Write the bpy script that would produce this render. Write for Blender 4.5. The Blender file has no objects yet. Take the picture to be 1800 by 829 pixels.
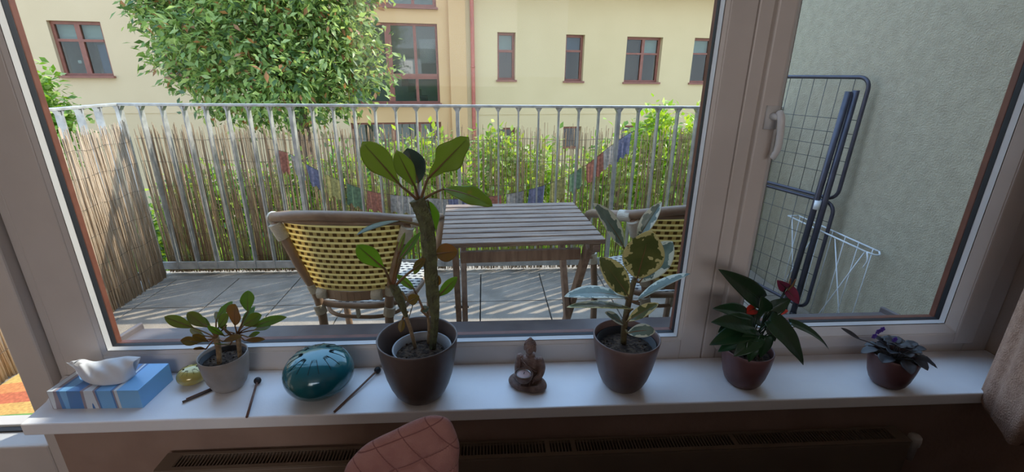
import bpy, bmesh, math, random
import numpy as np
from mathutils import Vector, Matrix, Euler, noise

random.seed(7); rng = np.random.default_rng(7)
PI = math.pi
SC = bpy.context.scene
COL = SC.collection

# ------------------------------------------------------------------ camera
F, CX, CY = 807.5, 900.0, 414.5
CAM = Vector((0, 0, 1.22))
_y = Vector((-50, 283.5, -F)).normalized()
_z = -Vector((-19, -2303.5, -F)).normalized()
_x = _y.cross(_z).normalized(); _z = _x.cross(_y)
ROT = Matrix((_x, _y, _z))                      # camera -> world
cd = bpy.data.cameras.new('camera'); cam = bpy.data.objects.new('camera', cd); COL.objects.link(cam)
cd.sensor_width = 36; cd.sensor_fit = 'HORIZONTAL'; cd.lens = F * 36 / 1800
cd.clip_start = 0.02; cd.clip_end = 200
cam.matrix_world = Matrix.Translation(CAM) @ ROT.to_4x4()
SC.camera = cam

# ------------------------------------------------------------------ world, sun, lamps, exposure
SKY = 2.5; SUN = 5.2; BACK_FILL = 19.0
w = bpy.data.worlds.new('sky'); SC.world = w; w.use_nodes = True
nt = w.node_tree; nt.nodes.clear()
out = nt.nodes.new('ShaderNodeOutputWorld'); bg = nt.nodes.new('ShaderNodeBackground')
tc = nt.nodes.new('ShaderNodeTexCoord'); sp = nt.nodes.new('ShaderNodeSeparateXYZ'); rp = nt.nodes.new('ShaderNodeValToRGB')
nt.links.new(tc.outputs['Generated'], sp.inputs[0]); nt.links.new(sp.outputs['Z'], rp.inputs[0])
rp.color_ramp.elements[0].position = 0.0; rp.color_ramp.elements[0].color = (0.80, 0.89, 1.0, 1)
rp.color_ramp.elements[1].position = 0.5; rp.color_ramp.elements[1].color = (0.40, 0.63, 1.0, 1)
nt.links.new(rp.outputs[0], bg.inputs[0]); bg.inputs[1].default_value = SKY
nt.links.new(bg.outputs[0], out.inputs[0])
sl = bpy.data.lights.new('sun', 'SUN'); sl.energy = SUN; sl.angle = math.radians(0.6); sl.color = (1.0, 0.93, 0.80)
so = bpy.data.objects.new('sun', sl); COL.objects.link(so)
so.rotation_euler = Vector((0.64, 0.37, 0.67)).to_track_quat('Z', 'Y').to_euler(); so.location = (6, 4, 8)
# added fill light behind the camera, an unseen source brightening the window frames
rl = bpy.data.lights.new('added_back_fill', 'AREA'); rl.shape = 'RECTANGLE'; rl.size = 1.7; rl.size_y = 0.9; rl.energy = BACK_FILL; rl.color = (1.0, 0.88, 0.80)
ro = bpy.data.objects.new('added_back_fill', rl); COL.objects.link(ro); ro.location = (-0.5, -2.96, 1.55)
ro.rotation_euler = (math.radians(90), 0, 0)
SC.view_settings.view_transform = 'Standard'; SC.view_settings.look = 'None'
SC.view_settings.exposure = 0.10; SC.view_settings.gamma = 1.0; SC.view_settings.use_curve_mapping = False
SC.cycles.use_denoising = True
SC.cycles.max_bounces = 10; SC.cycles.transparent_max_bounces = 24; SC.cycles.diffuse_bounces = 5
SC.cycles.sample_clamp_indirect = 6.0

# ------------------------------------------------------------------ helpers
def ray(px, py): return ROT @ Vector((px - CX, -(py - CY), -F))
def at(px, py, Y):
    d = ray(px, py); return CAM + d * (Y / d.y)
def atz(px, py, Z):
    d = ray(px, py); return CAM + d * ((Z - CAM.z) / d.z)
def atx(px, py, X):
    d = ray(px, py); return CAM + d * (X / d.x)

def srgb(r, g, b):
    f = lambda c: c / 12.92 if c <= 0.04045 else ((c + 0.055) / 1.055) ** 2.4
    return (f(r / 255), f(g / 255), f(b / 255), 1)

def mat(name, col, rough=0.6, col2=None, scale=20.0, bump=0.0, bscale=None, metal=0.0, spec=0.5, trans=0.0, tcol=None, stretch=None, contrast=(0.35, 0.65), detail=4.0, coat=0.0):
    m = bpy.data.materials.new(name); m.use_nodes = True
    n = m.node_tree.nodes; L = m.node_tree.links; b = n['Principled BSDF']
    b.inputs['Base Color'].default_value = col; b.inputs['Roughness'].default_value = rough
    b.inputs['Metallic'].default_value = metal; b.inputs['Specular IOR Level'].default_value = spec
    if coat: b.inputs['Coat Weight'].default_value = coat; b.inputs['Coat Roughness'].default_value = 0.06
    tc = n.new('ShaderNodeTexCoord'); mp = n.new('ShaderNodeMapping')
    L.new(tc.outputs['Object'], mp.inputs[0])
    if stretch: mp.inputs['Scale'].default_value = stretch
    nz = n.new('ShaderNodeTexNoise'); nz.inputs['Scale'].default_value = scale; nz.inputs['Detail'].default_value = detail
    L.new(mp.outputs[0], nz.inputs['Vector'])
    cr = n.new('ShaderNodeValToRGB')
    c2 = col2 if col2 else tuple([c * 0.88 for c in col[:3]]) + (1,)
    cr.color_ramp.elements[0].color = col; cr.color_ramp.elements[1].color = c2
    cr.color_ramp.elements[0].position = contrast[0]; cr.color_ramp.elements[1].position = contrast[1]
    L.new(nz.outputs[0], cr.inputs[0]); L.new(cr.outputs[0], b.inputs['Base Color'])
    if bump:
        n2 = n.new('ShaderNodeTexNoise'); n2.inputs['Scale'].default_value = bscale or scale * 3; n2.inputs['Detail'].default_value = 3
        L.new(mp.outputs[0], n2.inputs['Vector'])
        bp = n.new('ShaderNodeBump'); bp.inputs['Strength'].default_value = bump; bp.inputs['Distance'].default_value = 0.01
        L.new(n2.outputs[0], bp.inputs['Height']); L.new(bp.outputs[0], b.inputs['Normal'])
    if trans:
        t = n.new('ShaderNodeBsdfTranslucent'); mx = n.new('ShaderNodeMixShader'); mx.inputs[0].default_value = trans
        if tcol: t.inputs[0].default_value = tcol
        else: L.new(cr.outputs[0], t.inputs[0])
        o = n['Material Output']
        L.new(b.outputs[0], mx.inputs[1]); L.new(t.outputs[0], mx.inputs[2]); L.new(mx.outputs[0], o.inputs[0])
    return m

def mesh_obj(name, bm, m, parent=None, smooth=False, bevel=0.0, seg=2):
    me = bpy.data.meshes.new(name)
    bmesh.ops.recalc_face_normals(bm, faces=bm.faces) if len(bm.faces) < 60000 else None
    bm.to_mesh(me); bm.free()
    ms = m if isinstance(m, (list, tuple)) else [m]
    for x in ms: me.materials.append(x)
    if smooth: me.shade_smooth()
    o = bpy.data.objects.new(name, me); COL.objects.link(o)
    if parent: o.parent = parent
    if bevel:
        b = o.modifiers.new('b', 'BEVEL'); b.width = bevel; b.segments = seg; b.limit_method = 'ANGLE'
    return o

def box(bm, a, b, M=None, mi=0):
    x0, y0, z0 = a; x1, y1, z1 = b
    vs = [Vector(v) for v in ((x0,y0,z0),(x1,y0,z0),(x1,y1,z0),(x0,y1,z0),(x0,y0,z1),(x1,y0,z1),(x1,y1,z1),(x0,y1,z1))]
    if M: vs = [M @ v for v in vs]
    v = [bm.verts.new(p) for p in vs]
    for f in ((0,3,2,1),(4,5,6,7),(0,1,5,4),(1,2,6,5),(2,3,7,6),(3,0,4,7)):
        bm.faces.new([v[i] for i in f]).material_index = mi

def boxes(name, lst, m, parent=None, bevel=0.0, M=None):
    bm = bmesh.new()
    for a, b in lst: box(bm, a, b, M)
    return mesh_obj(name, bm, m, parent, bevel=bevel)

def smooth_path(pts, n=6):
    pts = [Vector(p) for p in pts]
    if len(pts) < 3: return pts
    out = []
    P = [pts[0] * 2 - pts[1]] + pts + [pts[-1] * 2 - pts[-2]]
    for i in range(1, len(P) - 2):
        for k in range(n):
            t = k / n
            out.append(0.5 * ((2 * P[i]) + (-P[i-1] + P[i+1]) * t + (2*P[i-1] - 5*P[i] + 4*P[i+1] - P[i+2]) * t*t + (-P[i-1] + 3*P[i] - 3*P[i+1] + P[i+2]) * t**3))
    out.append(pts[-1]); return out

def tube(bm, pts, r, seg=8, mi=0, closed=False):
    pts = [Vector(p) for p in pts]; n = len(pts)
    rs = r if isinstance(r, (list, tuple)) else [r] * n
    if len(rs) != n:
        rs = [rs[0] + (rs[-1] - rs[0]) * i / (n - 1) for i in range(n)] if len(rs) == 2 else [np.interp(i / (n - 1), np.linspace(0, 1, len(rs)), rs) for i in range(n)]
    prev = None; rings = []
    for i, p in enumerate(pts):
        a = pts[(i - 1) % n] if (i or closed) else p; b = pts[(i + 1) % n] if (i < n - 1 or closed) else p
        t = (b - a).normalized()
        if prev is None:
            u = t.orthogonal().normalized()
        else:
            u = (prev - t * prev.dot(t)).normalized()
        prev = u; v = t.cross(u)
        rings.append([bm.verts.new(p + (u * math.cos(2*PI*k/seg) + v * math.sin(2*PI*k/seg)) * rs[i]) for k in range(seg)])
    m = n if closed else n - 1
    for i in range(m):
        A, B = rings[i], rings[(i + 1) % n]
        for k in range(seg):
            f = bm.faces.new((A[k], A[(k+1) % seg], B[(k+1) % seg], B[k])); f.material_index = mi; f.smooth = True
    if not closed:
        bm.faces.new(rings[0][::-1]).material_index = mi; bm.faces.new(rings[-1]).material_index = mi

def lathe(bm, prof, seg=48, c=(0,0,0), mi=0, M=None, cap=True):
    c = Vector(c); rings = []
    for r, z in prof:
        ring = []
        for k in range(seg):
            p = Vector((r * math.cos(2*PI*k/seg), r * math.sin(2*PI*k/seg), z))
            if M: p = M @ p
            ring.append(bm.verts.new(p + c))
        rings.append(ring)
    for A, B in zip(rings, rings[1:]):
        for k in range(seg):
            f = bm.faces.new((A[k], A[(k+1) % seg], B[(k+1) % seg], B[k])); f.smooth = True; f.material_index = mi
    if cap:
        for R_ in (rings[0][::-1], rings[-1]): bm.faces.new(R_).material_index = mi

def empty(name, loc, label, cat, group=None, kind=None, rz=0):
    o = bpy.data.objects.new(name, None); COL.objects.link(o); o.location = loc; o.rotation_euler.z = rz
    o.empty_display_size = 0.05
    return tag(o, label, cat, group, kind)
def tag(o, label=None, cat=None, group=None, kind=None):
    if label: o['label'] = label
    if cat: o['category'] = cat
    if group: o['group'] = group
    if kind: o['kind'] = kind
    return o
def into(o, parent):
    """parent o, whose mesh is in world coordinates, keeping it where it stands"""
    o.parent = parent; bpy.context.view_layer.update()
    o.matrix_parent_inverse = parent.matrix_world.inverted(); return o
def holes_wall(bm, u0, u1, z0, z1, holes, y0, y1, M=None, mi=0):
    us = sorted({u0, u1, *[h[0] for h in holes], *[h[1] for h in holes]}); us = [u for u in us if u0 <= u <= u1]
    zs = sorted({z0, z1, *[h[2] for h in holes], *[h[3] for h in holes]}); zs = [z for z in zs if z0 <= z <= z1]
    for a, b in zip(us, us[1:]):
        run = None
        for c, d in zip(zs, zs[1:]):
            mu, mz = (a+b)/2, (c+d)/2
            solid = not any(h[0] < mu < h[1] and h[2] < mz < h[3] for h in holes)
            if solid:
                if run is None: run = c
            elif run is not None:
                box(bm, (a, y0, run), (b, y1, c), M, mi); run = None
        if run is not None: box(bm, (a, y0, run), (b, y1, z1), M, mi)

# ------------------------------------------------------------------ materials
M_frame = mat('window_plastic', srgb(206, 198, 192), 0.42, srgb(198, 190, 184), 6, 0.02, 300)
M_bead = mat('glazing_bead_plastic', srgb(212, 212, 212), 0.35, srgb(204, 204, 204), 6)
M_brown = mat('brown_foil', srgb(112, 66, 50), 0.5, srgb(98, 56, 42), 30)
M_rubber = mat('gasket_rubber', srgb(24, 26, 32), 0.6)
M_sill = mat('sill_laminate', srgb(238, 238, 240), 0.32, srgb(232, 232, 236), 9, 0.03, 220)
M_inwall = mat('shaded_wall_plaster', srgb(160, 134, 120), 0.9, srgb(148, 122, 108), 8, 0.12, 90)  # darker than the room plaster, standing in for shade under the sill
M_plaster = mat('room_plaster', srgb(200, 185, 172), 0.9, srgb(188, 172, 160), 8, 0.2, 120)
M_ceiling = mat('ceiling_paint', srgb(215, 208, 200), 0.9)
M_parquet = mat('parquet', srgb(92, 62, 42), 0.5, srgb(70, 46, 30), 5, 0.1, 30, stretch=(1, 12, 1))
M_stucco = mat('grey_green_stucco', srgb(180, 170, 147), 0.95, srgb(170, 160, 138), 26, 0.6, 170)
M_slab = mat('concrete_slab', srgb(164, 152, 138), 0.9, srgb(134, 124, 112), 7, 0.35, 160, detail=10, contrast=(0.3, 0.7))
M_joint = mat('slab_joint', srgb(66, 62, 58), 0.95)
M_sheet = mat('sill_sheet_metal', srgb(112, 104, 104), 0.45, srgb(98, 90, 92), 14, metal=0.2)
M_galv = mat('galvanised_steel', srgb(196, 194, 188), 0.45, srgb(164, 162, 158), 22, 0.1, 60, metal=0.35, detail=8)
M_reed = mat('reed_stalks', srgb(216, 192, 160), 0.8, srgb(160, 132, 102), 9, 0.3, 60, stretch=(40, 40, 1.5), trans=0.3, detail=6)
M_reedp = mat('reed_stalks_pale', srgb(236, 216, 190), 0.8, srgb(186, 160, 130), 9, 0.3, 60, stretch=(40, 40, 1.5), trans=0.3, detail=6)
M_wire = mat('binding_wire', srgb(96, 88, 78), 0.6)
M_pot = {k: mat('pot_' + k, srgb(*c), 0.42, srgb(*[int(v * .93) for v in c]), 30, 0.03, 200) for k, c in dict(
    taupe=(96, 84, 80), brown=(104, 84, 80), plum=(104, 72, 72), wine=(98, 66, 66), grey=(146, 138, 132)).items()}
M_inner = mat('nursery_pot', srgb(150, 152, 156), 0.4)
M_soil = mat('potting_soil', srgb(50, 36, 26), 1.0, srgb(88, 70, 54), 90, 1.0, 160, contrast=(0.45, 0.62))
M_bark = mat('stem_bark', srgb(100, 104, 66), 0.7, srgb(76, 74, 50), 60, 0.6, 200)
M_tanstem = mat('woody_stem', srgb(150, 128, 96), 0.8, srgb(118, 96, 70), 60, 0.5, 200)
M_petiole = mat('petiole_red', srgb(122, 84, 60), 0.5, srgb(104, 92, 48), 20)

def leafmat(name, c1, c2, tc, tr=0.45, rough=0.4, scale=14, spec=0.5, contrast=(0.4, 0.6)):
    return mat(name, srgb(*c1), rough, srgb(*c2), scale, 0.1, 60, trans=tr, tcol=srgb(*tc) if tc else None, spec=spec, contrast=contrast)
M_euph = leafmat('euphorbia_leaf', (122, 142, 76), (108, 128, 66), (178, 186, 88), 0.6)
M_euphb = leafmat('euphorbia_leaf_bright', (118, 152, 72), (104, 138, 60), (164, 190, 76), 0.62)
M_euphr = leafmat('euphorbia_leaf_red', (134, 104, 70), (100, 108, 50), (200, 150, 80), 0.5)
M_euphd = leafmat('euphorbia_leaf_dark', (70, 96, 84), (62, 84, 80), (60, 90, 40), 0.2, 0.3)
M_spot = leafmat('euphorbia_leaf_browned', (150, 176, 66), (226, 172, 90), None, 0.6, scale=16, contrast=(0.60, 0.70))
M_small = leafmat('small_euphorbia_leaf', (96, 124, 60), (124, 104, 70), (170, 196, 70), 0.55, scale=9)
M_anth = leafmat('anthurium_leaf', (34, 62, 36), (26, 50, 30), (30, 60, 15), 0.12, 0.28)
M_violet = leafmat('african_violet_leaf', (66, 66, 70), (48, 50, 58), (50, 60, 40), 0.1, 0.5)
M_pink = leafmat('spathe_pink', (150, 60, 88), (120, 46, 74), (150, 60, 86), 0.35)
M_red = leafmat('spathe_red', (214, 78, 52), (190, 60, 44), (240, 90, 50), 0.5)
M_violetf = leafmat('violet_petal', (74, 52, 110), (60, 42, 96), (90, 50, 170), 0.3)

def glass_mat(name, tint=(0.97, 0.98, 0.97, 1), ior=1.25, base=0.0):
    m = bpy.data.materials.new(name); m.use_nodes = True; n = m.node_tree.nodes; L = m.node_tree.links
    n.remove(n['Principled BSDF']); o = n['Material Output']
    t = n.new('ShaderNodeBsdfTransparent'); t.inputs[0].default_value = tint
    g = n.new('ShaderNodeBsdfGlossy'); g.inputs['Roughness'].default_value = 0.01
    fr = n.new('ShaderNodeFresnel'); fr.inputs[0].default_value = ior
    mx = n.new('ShaderNodeMixShader'); L.new(t.outputs[0], mx.inputs[1]); L.new(g.outputs[0], mx.inputs[2])
    if base:
        ad = n.new('ShaderNodeMath'); ad.operation = 'ADD'; ad.inputs[1].default_value = base; L.new(fr.outputs[0], ad.inputs[0]); L.new(ad.outputs[0], mx.inputs[0])
    else: L.new(fr.outputs[0], mx.inputs[0])
    # only the outer side of the sheet reflects, as seen from either side
    src = mx.inputs[0].links[0].from_socket; ge = n.new('ShaderNodeNewGeometry'); iv = n.new('ShaderNodeMath'); iv.operation = 'SUBTRACT'; iv.inputs[0].default_value = 1.0
    L.new(ge.outputs['Backfacing'], iv.inputs[1]); ml = n.new('ShaderNodeMath'); ml.operation = 'MULTIPLY'; L.new(src, ml.inputs[0]); L.new(iv.outputs[0], ml.inputs[1]); L.new(ml.outputs[0], mx.inputs[0])
    L.new(mx.outputs[0], o.inputs[0]); return m
M_glass = glass_mat('window_glass')
M_farglass = glass_mat('far_window_glass', (0.70, 0.74, 0.72, 1), 1.45, 0.03)

# ================================================================== THE ROOM
def struct(o, label=None, cat=None): tag(o, label, cat, kind='structure'); return o
FY = 1.08                                        # inner face of the window frames
bm = bmesh.new(); box(bm, (-2.3, -3.0, -0.25), (2.4, 1.20, -0.15)); struct(mesh_obj('floor', bm, M_parquet), 'brown wooden floor of the room', 'floor')
bm = bmesh.new(); box(bm, (-2.3, -3.0, 2.4), (2.4, 1.20, 2.5)); struct(mesh_obj('ceiling', bm, M_ceiling), 'pale room ceiling', 'ceiling')
bm = bmesh.new(); box(bm, (-2.4, -3.1, -0.15), (-2.3, 1.2, 2.4)); struct(mesh_obj('wall_left', bm, M_plaster), 'plastered left wall of the room', 'wall')
bm = bmesh.new(); box(bm, (2.4, -3.1, -0.15), (2.5, 1.2, 2.4)); struct(mesh_obj('wall_right', bm, M_plaster), 'plastered right wall of the room', 'wall')
bm = bmesh.new(); holes_wall(bm, -2.3, 2.4, -0.15, 2.4, [(-0.9, 0.9, 1.2, 2.1)], -3.1, -3.0); struct(mesh_obj('wall_back', bm, M_plaster), 'plastered back wall of the room with an opening added for light', 'wall')  # unseen opening, added to let more light in from behind
# window wall: plaster under the sill with shade put into its colour, plaster elsewhere
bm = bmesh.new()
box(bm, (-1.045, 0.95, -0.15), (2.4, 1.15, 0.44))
struct(mesh_obj('wall_front', bm, M_inwall), 'plastered wall below the window sill, shade painted into its colour', 'wall')
bm = bmesh.new()
box(bm, (1.462, 0.90, 0.47), (2.4, 1.19, 2.4)); box(bm, (-2.3, 0.95, 2.1), (1.462, 1.19, 2.4)); box(bm, (-2.3, 0.95, -0.15), (-2.12, 1.19, 2.1))
struct(mesh_obj('wall_front_upper', bm, M_plaster), 'plastered wall and reveal around the windows', 'wall')
bm = bmesh.new(); box(bm, (-1.10, 1.16, -0.3), (2.4, 1.29, 0.43)); struct(mesh_obj('wall_outside', bm, M_stucco), 'stuccoed outer wall under the window', 'wall')

# ---- window_1: the big fixed pane
def frame_ring(bm, x0, x1, z0, z1, wl, wr, wb, wt, ya, yb, mi=0):
    box(bm, (x0, ya, z0), (x0 + wl, yb, z1), mi=mi); box(bm, (x1 - wr, ya, z0), (x1, yb, z1), mi=mi)
    box(bm, (x0 + wl, ya, z0), (x1 - wr, yb, z0 + wb), mi=mi); box(bm, (x0 + wl, ya, z1 - wt), (x1 - wr, yb, z1), mi=mi)
def bead_ring(bm, x0, x1, z0, z1, ya, yb, d):
    """bevelled bead: outer rectangle at ya, inner rectangle (inset d) at yb"""
    A = [(x0, z0), (x1, z0), (x1, z1), (x0, z1)]; B = [(x0+d, z0+d), (x1-d, z0+d), (x1-d, z1-d), (x0+d, z1-d)]
    a = [bm.verts.new((x, ya, z)) for x, z in A]; b = [bm.verts.new((x, yb, z)) for x, z in B]
    c = [bm.verts.new((x, yb, z)) for x, z in A]
    for i in range(4):
        j = (i + 1) % 4
        bm.faces.new((a[i], a[j], b[j], b[i])); bm.faces.new((b[i], b[j], c[j], c[i])); bm.faces.new((c[i], c[j], a[j], a[i]))
def make_window(name, label, x0, x1, z0, z1, gx0, gx1, gz0, gz1, ya, zr=None):
    """frame from x0..x1 with glass opening gx0..gx1, gz0..gz1"""
    t = empty(name, ((x0+x1)/2, FY, z0), label, 'window', kind='structure')
    sd = 0.016 if ya > 1.07 else 0.026; yb = 1.086
    o1 = bmesh.new(); frame_ring(o1, x0, x1, z0, z1, gx0-sd-x0, x1-gx1-sd, gz0-sd-z0, z1-gz1-sd, ya, 1.118)
    frame_ring(o1, gx0-sd-.002, gx1+sd+.002, gz0-sd-.002, gz1+sd+.002, sd-.003, sd-.003, sd-.003, sd-.003, 1.0995, 1.117)
    bead_ring(o1, gx0-sd-.001, gx1+sd+.001, gz0-sd-.001, gz1+sd+.001, ya+.0005, yb, sd-.003)
    into(mesh_obj('window_frame', o1, M_frame, bevel=0.004), t)
    o2 = bmesh.new(); frame_ring(o2, x0, x1, z0, z1, gx0-x0, x1-gx1, gz0-z0, z1-gz1, 1.114, 1.132)
    into(mesh_obj('outer_frame', o2, M_brown, bevel=0.003), t)['label'] = 'reddish brown outside face of the frame'
    o3 = bmesh.new(); bead_ring(o3, gx0-0.0038, gx1+0.0038, gz0-0.0038, gz1+0.0038, yb-0.0008, 1.098, 0.004)
    into(mesh_obj('glazing_bead', o3, M_bead), t)['label'] = 'pale bevelled glazing bead'
    o4 = bmesh.new(); frame_ring(o4, gx0-0.004, gx1+0.004, gz0-0.004, gz1+0.004, 0.005, 0.005, 0.005, 0.005, 1.098, 1.112)
    into(mesh_obj('gasket', o4, M_rubber), t)['label'] = 'black rubber gasket'
    o5 = bmesh.new(); box(o5, (gx0, 1.104, gz0), (gx1, 1.108, gz1))
    into(mesh_obj('pane', o5, M_glass), t)
    return t
w1 = make_window('window_1', 'large fixed window pane in the middle, behind the potted plants', -1.094, 0.602, 0.450, 2.1, -0.978, 0.524, 0.541, 2.03, FY)
# mullion strip and fixed frame of the right hand window
w2 = empty('window_2', (1.05, FY, 0.472), 'smaller openable window on the right with a white handle', 'window', kind='structure')
b_ = bmesh.new(); frame_ring(b_, 0.604, 1.462, 0.450, 2.1, 0.04, 0.075, 0.057, 0.06, FY, 1.16)
into(mesh_obj('window_frame', b_, M_frame, bevel=0.004), w2)
t_ = make_window('sash', None, 0.637, 1.392, 0.503, 2.06, 0.706, 1.305, 0.563, 1.99, 1.062)
for k in ('category', 'kind', 'label'):
    if k in t_: del t_[k]
for c in list(t_.children):
    mw = c.matrix_world.copy(); c.parent = w2; bpy.context.view_layer.update(); c.matrix_parent_inverse = w2.matrix_world.inverted()
    if c.name.startswith('window_frame'): c.name = 'sash'
bpy.data.objects.remove(t_)
b_ = bmesh.new()
box(b_, (0.650, 1.053, 1.105), (0.677, 1.063, 1.158)); tube(b_, [(0.663, 1.055, 1.135), (0.663, 1.025, 1.135)], 0.008, 12)
tube(b_, smooth_path([(0.663, 1.030, 1.146), (0.664, 1.020, 1.132), (0.667, 1.018, 1.10), (0.669, 1.020, 1.065), (0.665, 1.026, 1.042)], 5), [0.0075, 0.0080, 0.0075, 0.0075, 0.0065], 12)
into(mesh_obj('handle', b_, M_bead, smooth=True), w2)['label'] = 'white lever handle'

# ---- door_1: the balcony door at the left edge
d1 = empty('door_1', (-1.6, FY, -0.12), 'white glazed balcony door at the left edge', 'door', kind='structure')
def dpart(name, lst, m, bevel=0.003):
    return into(boxes(name, lst, m, bevel=bevel), d1)
dpart('door_frame', [((-1.118, FY+0.004, -0.15), (-1.096, 1.16, 2.1)), ((-2.12, FY, -0.15), (-2.06, 1.16, 2.1)), ((-2.06, FY, 2.04), (-1.118, 1.16, 2.1)), ((-2.12, FY, -0.15), (-1.118, 1.16, -0.11))], M_frame)
dpart('door_sash', [((-1.192, 1.058, -0.10), (-1.122, 1.118, 2.05)), ((-2.05, 1.058, -0.10), (-1.96, 1.118, 2.05)), ((-1.96, 1.058, 1.97), (-1.192, 1.118, 2.05)), ((-1.96, 1.058, -0.10), (-1.192, 1.118, 0.262))], M_frame, 0.005)
b_ = bmesh.new(); bead_ring(b_, -1.962, -1.190, 0.260, 1.972, 1.062, 1.104, 0.013); into(mesh_obj('glazing_bead', b_, M_bead), d1)
b_ = bmesh.new(); frame_ring(b_, -1.952, -1.200, 0.272, 1.962, 0.006, 0.006, 0.006, 0.006, 1.103, 1.12); into(mesh_obj('gasket', b_, M_rubber), d1)
dpart('outer_panel', [((-1.196, 1.12, -0.12), (-1.098, 1.16, 2.1)), ((-2.12, 1.12, -0.12), (-1.96, 1.16, 2.1)), ((-1.96, 1.12, -0.12), (-1.196, 1.16, 0.285))], M_frame)
dpart('pane', [((-1.95, 1.11, 0.274), (-1.202, 1.114, 1.96))], M_glass, 0)

# ---- window sill board inside, sheet metal sill outside
bm = bmesh.new()
vs = [(-1.052, 0.897), (1.462, 0.893), (1.462, FY), (-1.108, FY), (-1.062, 0.975)]
lo = [bm.verts.new((x, y, 0.438)) for x, y in vs]; hi = [bm.verts.new((x, y, 0.470)) for x, y in vs]
bm.faces.new(lo[::-1]); bm.faces.new(hi)
for i in range(5): bm.faces.new((lo[i], lo[(i+1) % 5], hi[(i+1) % 5], hi[i]))
tag(mesh_obj('window_sill', bm, M_sill, bevel=0.004, seg=3), 'long pale window sill board carrying the row of plants', 'window sill')
xs = empty('outside_sill', (0.13, 1.25, 0.44), 'dull brown sheet metal sill outside below the window glass', 'outside sill')
b_ = bmesh.new()
def slope(bm, x0, x1, ya, za, yb, zb, th=0.004):
    v = [bm.verts.new(p) for p in ((x0,ya,za),(x1,ya,za),(x1,yb,zb),(x0,yb,zb),(x0,ya,za-th),(x1,ya,za-th),(x1,yb,zb-th),(x0,yb,zb-th))]
    for f in ((0,1,2,3),(7,6,5,4),(0,4,5,1),(1,5,6,2),(2,6,7,3),(3,7,4,0)): bm.faces.new([v[i] for i in f])
slope(b_, -1.10, 1.375, 1.165, 0.466, 1.345, 0.450); box(b_, (-1.10, 1.342, 0.425), (1.375, 1.346, 0.450))
into(mesh_obj('sheet', b_, M_sheet), xs)
for x in (-1.105, 1.372):
    b_ = bmesh.new(); slope(b_, x, x+0.014, 1.165, 0.482, 1.355, 0.468, 0.045)
    into(mesh_obj('end_cap', b_, M_sheet, bevel=0.004), xs)
# the outside metal continues behind the window to meet the frame

# ================================================================== BALCONY
b_ = bmesh.new(); box(b_, (-2.3, 1.165, -0.30), (2.0, 2.86, -0.035)); struct(mesh_obj('balcony_slab', b_, M_joint), 'dark base of the balcony under the paving', 'balcony floor')
bm = bmesh.new(); T = 0.379
for i in range(-6, 6):
    for j in range(-5, 1):
        x0 = -0.033 + i * T; y1 = 2.735 + j * T
        if x0 > 1.77 or x0 + T < -2.2: continue
        ya_ = 1.17 if x0 + T < -1.1 else 1.295
        if y1 < ya_ + .01: continue
        box(bm, (max(x0 + 0.003, -2.2), max(y1 - T + 0.003, ya_), -0.036), (min(x0 + T - 0.003, 1.775), y1 - 0.003, 0.0))
struct(mesh_obj('balcony_floor', bm, M_slab, bevel=0.002), 'grey square concrete paving slabs of the balcony', 'paving')
b_ = bmesh.new(); box(b_, (-2.2, 2.742, -0.04), (1.775, 2.88, -0.004)); struct(mesh_obj('trim_1', b_, M_slab), 'pale concrete edge strip under the railing', 'edge strip')
bm = bmesh.new(); box(bm, (1.78, 1.16, -0.3), (2.05, 2.92, 3.4)); struct(mesh_obj('wall_balcony', bm, M_stucco), 'rough grey green stuccoed side wall of the balcony', 'wall')

# railing
RX0, RX1 = -2.06, 1.775
def ry(x): return 2.80 - 0.05 * (x - RX0) / (RX1 - RX0)
rail = empty('balcony_railing', (0, 2.77, 0.0), 'galvanised steel balcony railing of flat upright bars', 'railing')
ang = math.atan2(ry(RX1) - ry(RX0), RX1 - RX0)
Mr = Matrix.Translation((RX0, ry(RX0), 0)) @ Matrix.Rotation(ang, 4, 'Z')
Lr = math.hypot(RX1 - RX0, ry(RX1) - ry(RX0))
def rpart(name, lst, M=None, bevel=0.002):
    return into(boxes(name, lst, M_galv, bevel=bevel, M=M), rail)
rpart('handrail', [((-0.02, -0.022, 1.040), (Lr, 0.022, 1.054))], Mr)
rpart('bottom_rail', [((0, -0.012, 0.045), (Lr, 0.0, 0.095))], Mr)
rpart('handrail', [((RX0 - 0.022, 1.2, 1.040), (RX0 + 0.022, 2.78, 1.054))])
rpart('bottom_rail', [((RX0 - 0.006, 1.2, 0.045), (RX0 + 0.006, 2.78, 0.095))])
def bal(parent_M, u, wide, z0=0.05):
    t = 0.004 if not wide else 0.010
    b = bmesh.new()
    box(b, (u - t, -0.019, z0), (u + t, 0.019, 1.041), parent_M)
    for s in (-1, 1):      # small weld flare under the handrail
        v = [b.verts.new(parent_M @ Vector(p)) for p in ((u + s*t, -0.015, 1.041), (u + s*(t+0.016), -0.015, 1.041), (u + s*t, -0.015, 1.015), (u + s*t, 0.015, 1.041), (u + s*(t+0.016), 0.015, 1.041), (u + s*t, 0.015, 1.015))]
        for f in ((0,1,2), (5,4,3), (0,3,4,1), (1,4,5,2), (2,5,3,0)): b.faces.new([v[i] for i in f])
    return b
n = int(Lr / 0.1185)
for k in range(0, n + 1):
    into(mesh_obj('post' if k % 8 == 0 else 'baluster', bal(Mr, 0.01 + k * 0.1185, k % 8 == 0, 0.0 if k % 8 == 0 else 0.05), M_galv), rail)
Ms = Matrix.Translation((RX0, 2.78, 0)) @ Matrix.Rotation(-PI/2, 4, 'Z')
for k in range(1, 13):
    into(mesh_obj('post' if k % 8 == 0 else 'baluster', bal(Ms, k * 0.1185, k % 8 == 0, 0.0 if k % 8 == 0 else 0.05), M_galv), rail)

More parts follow.
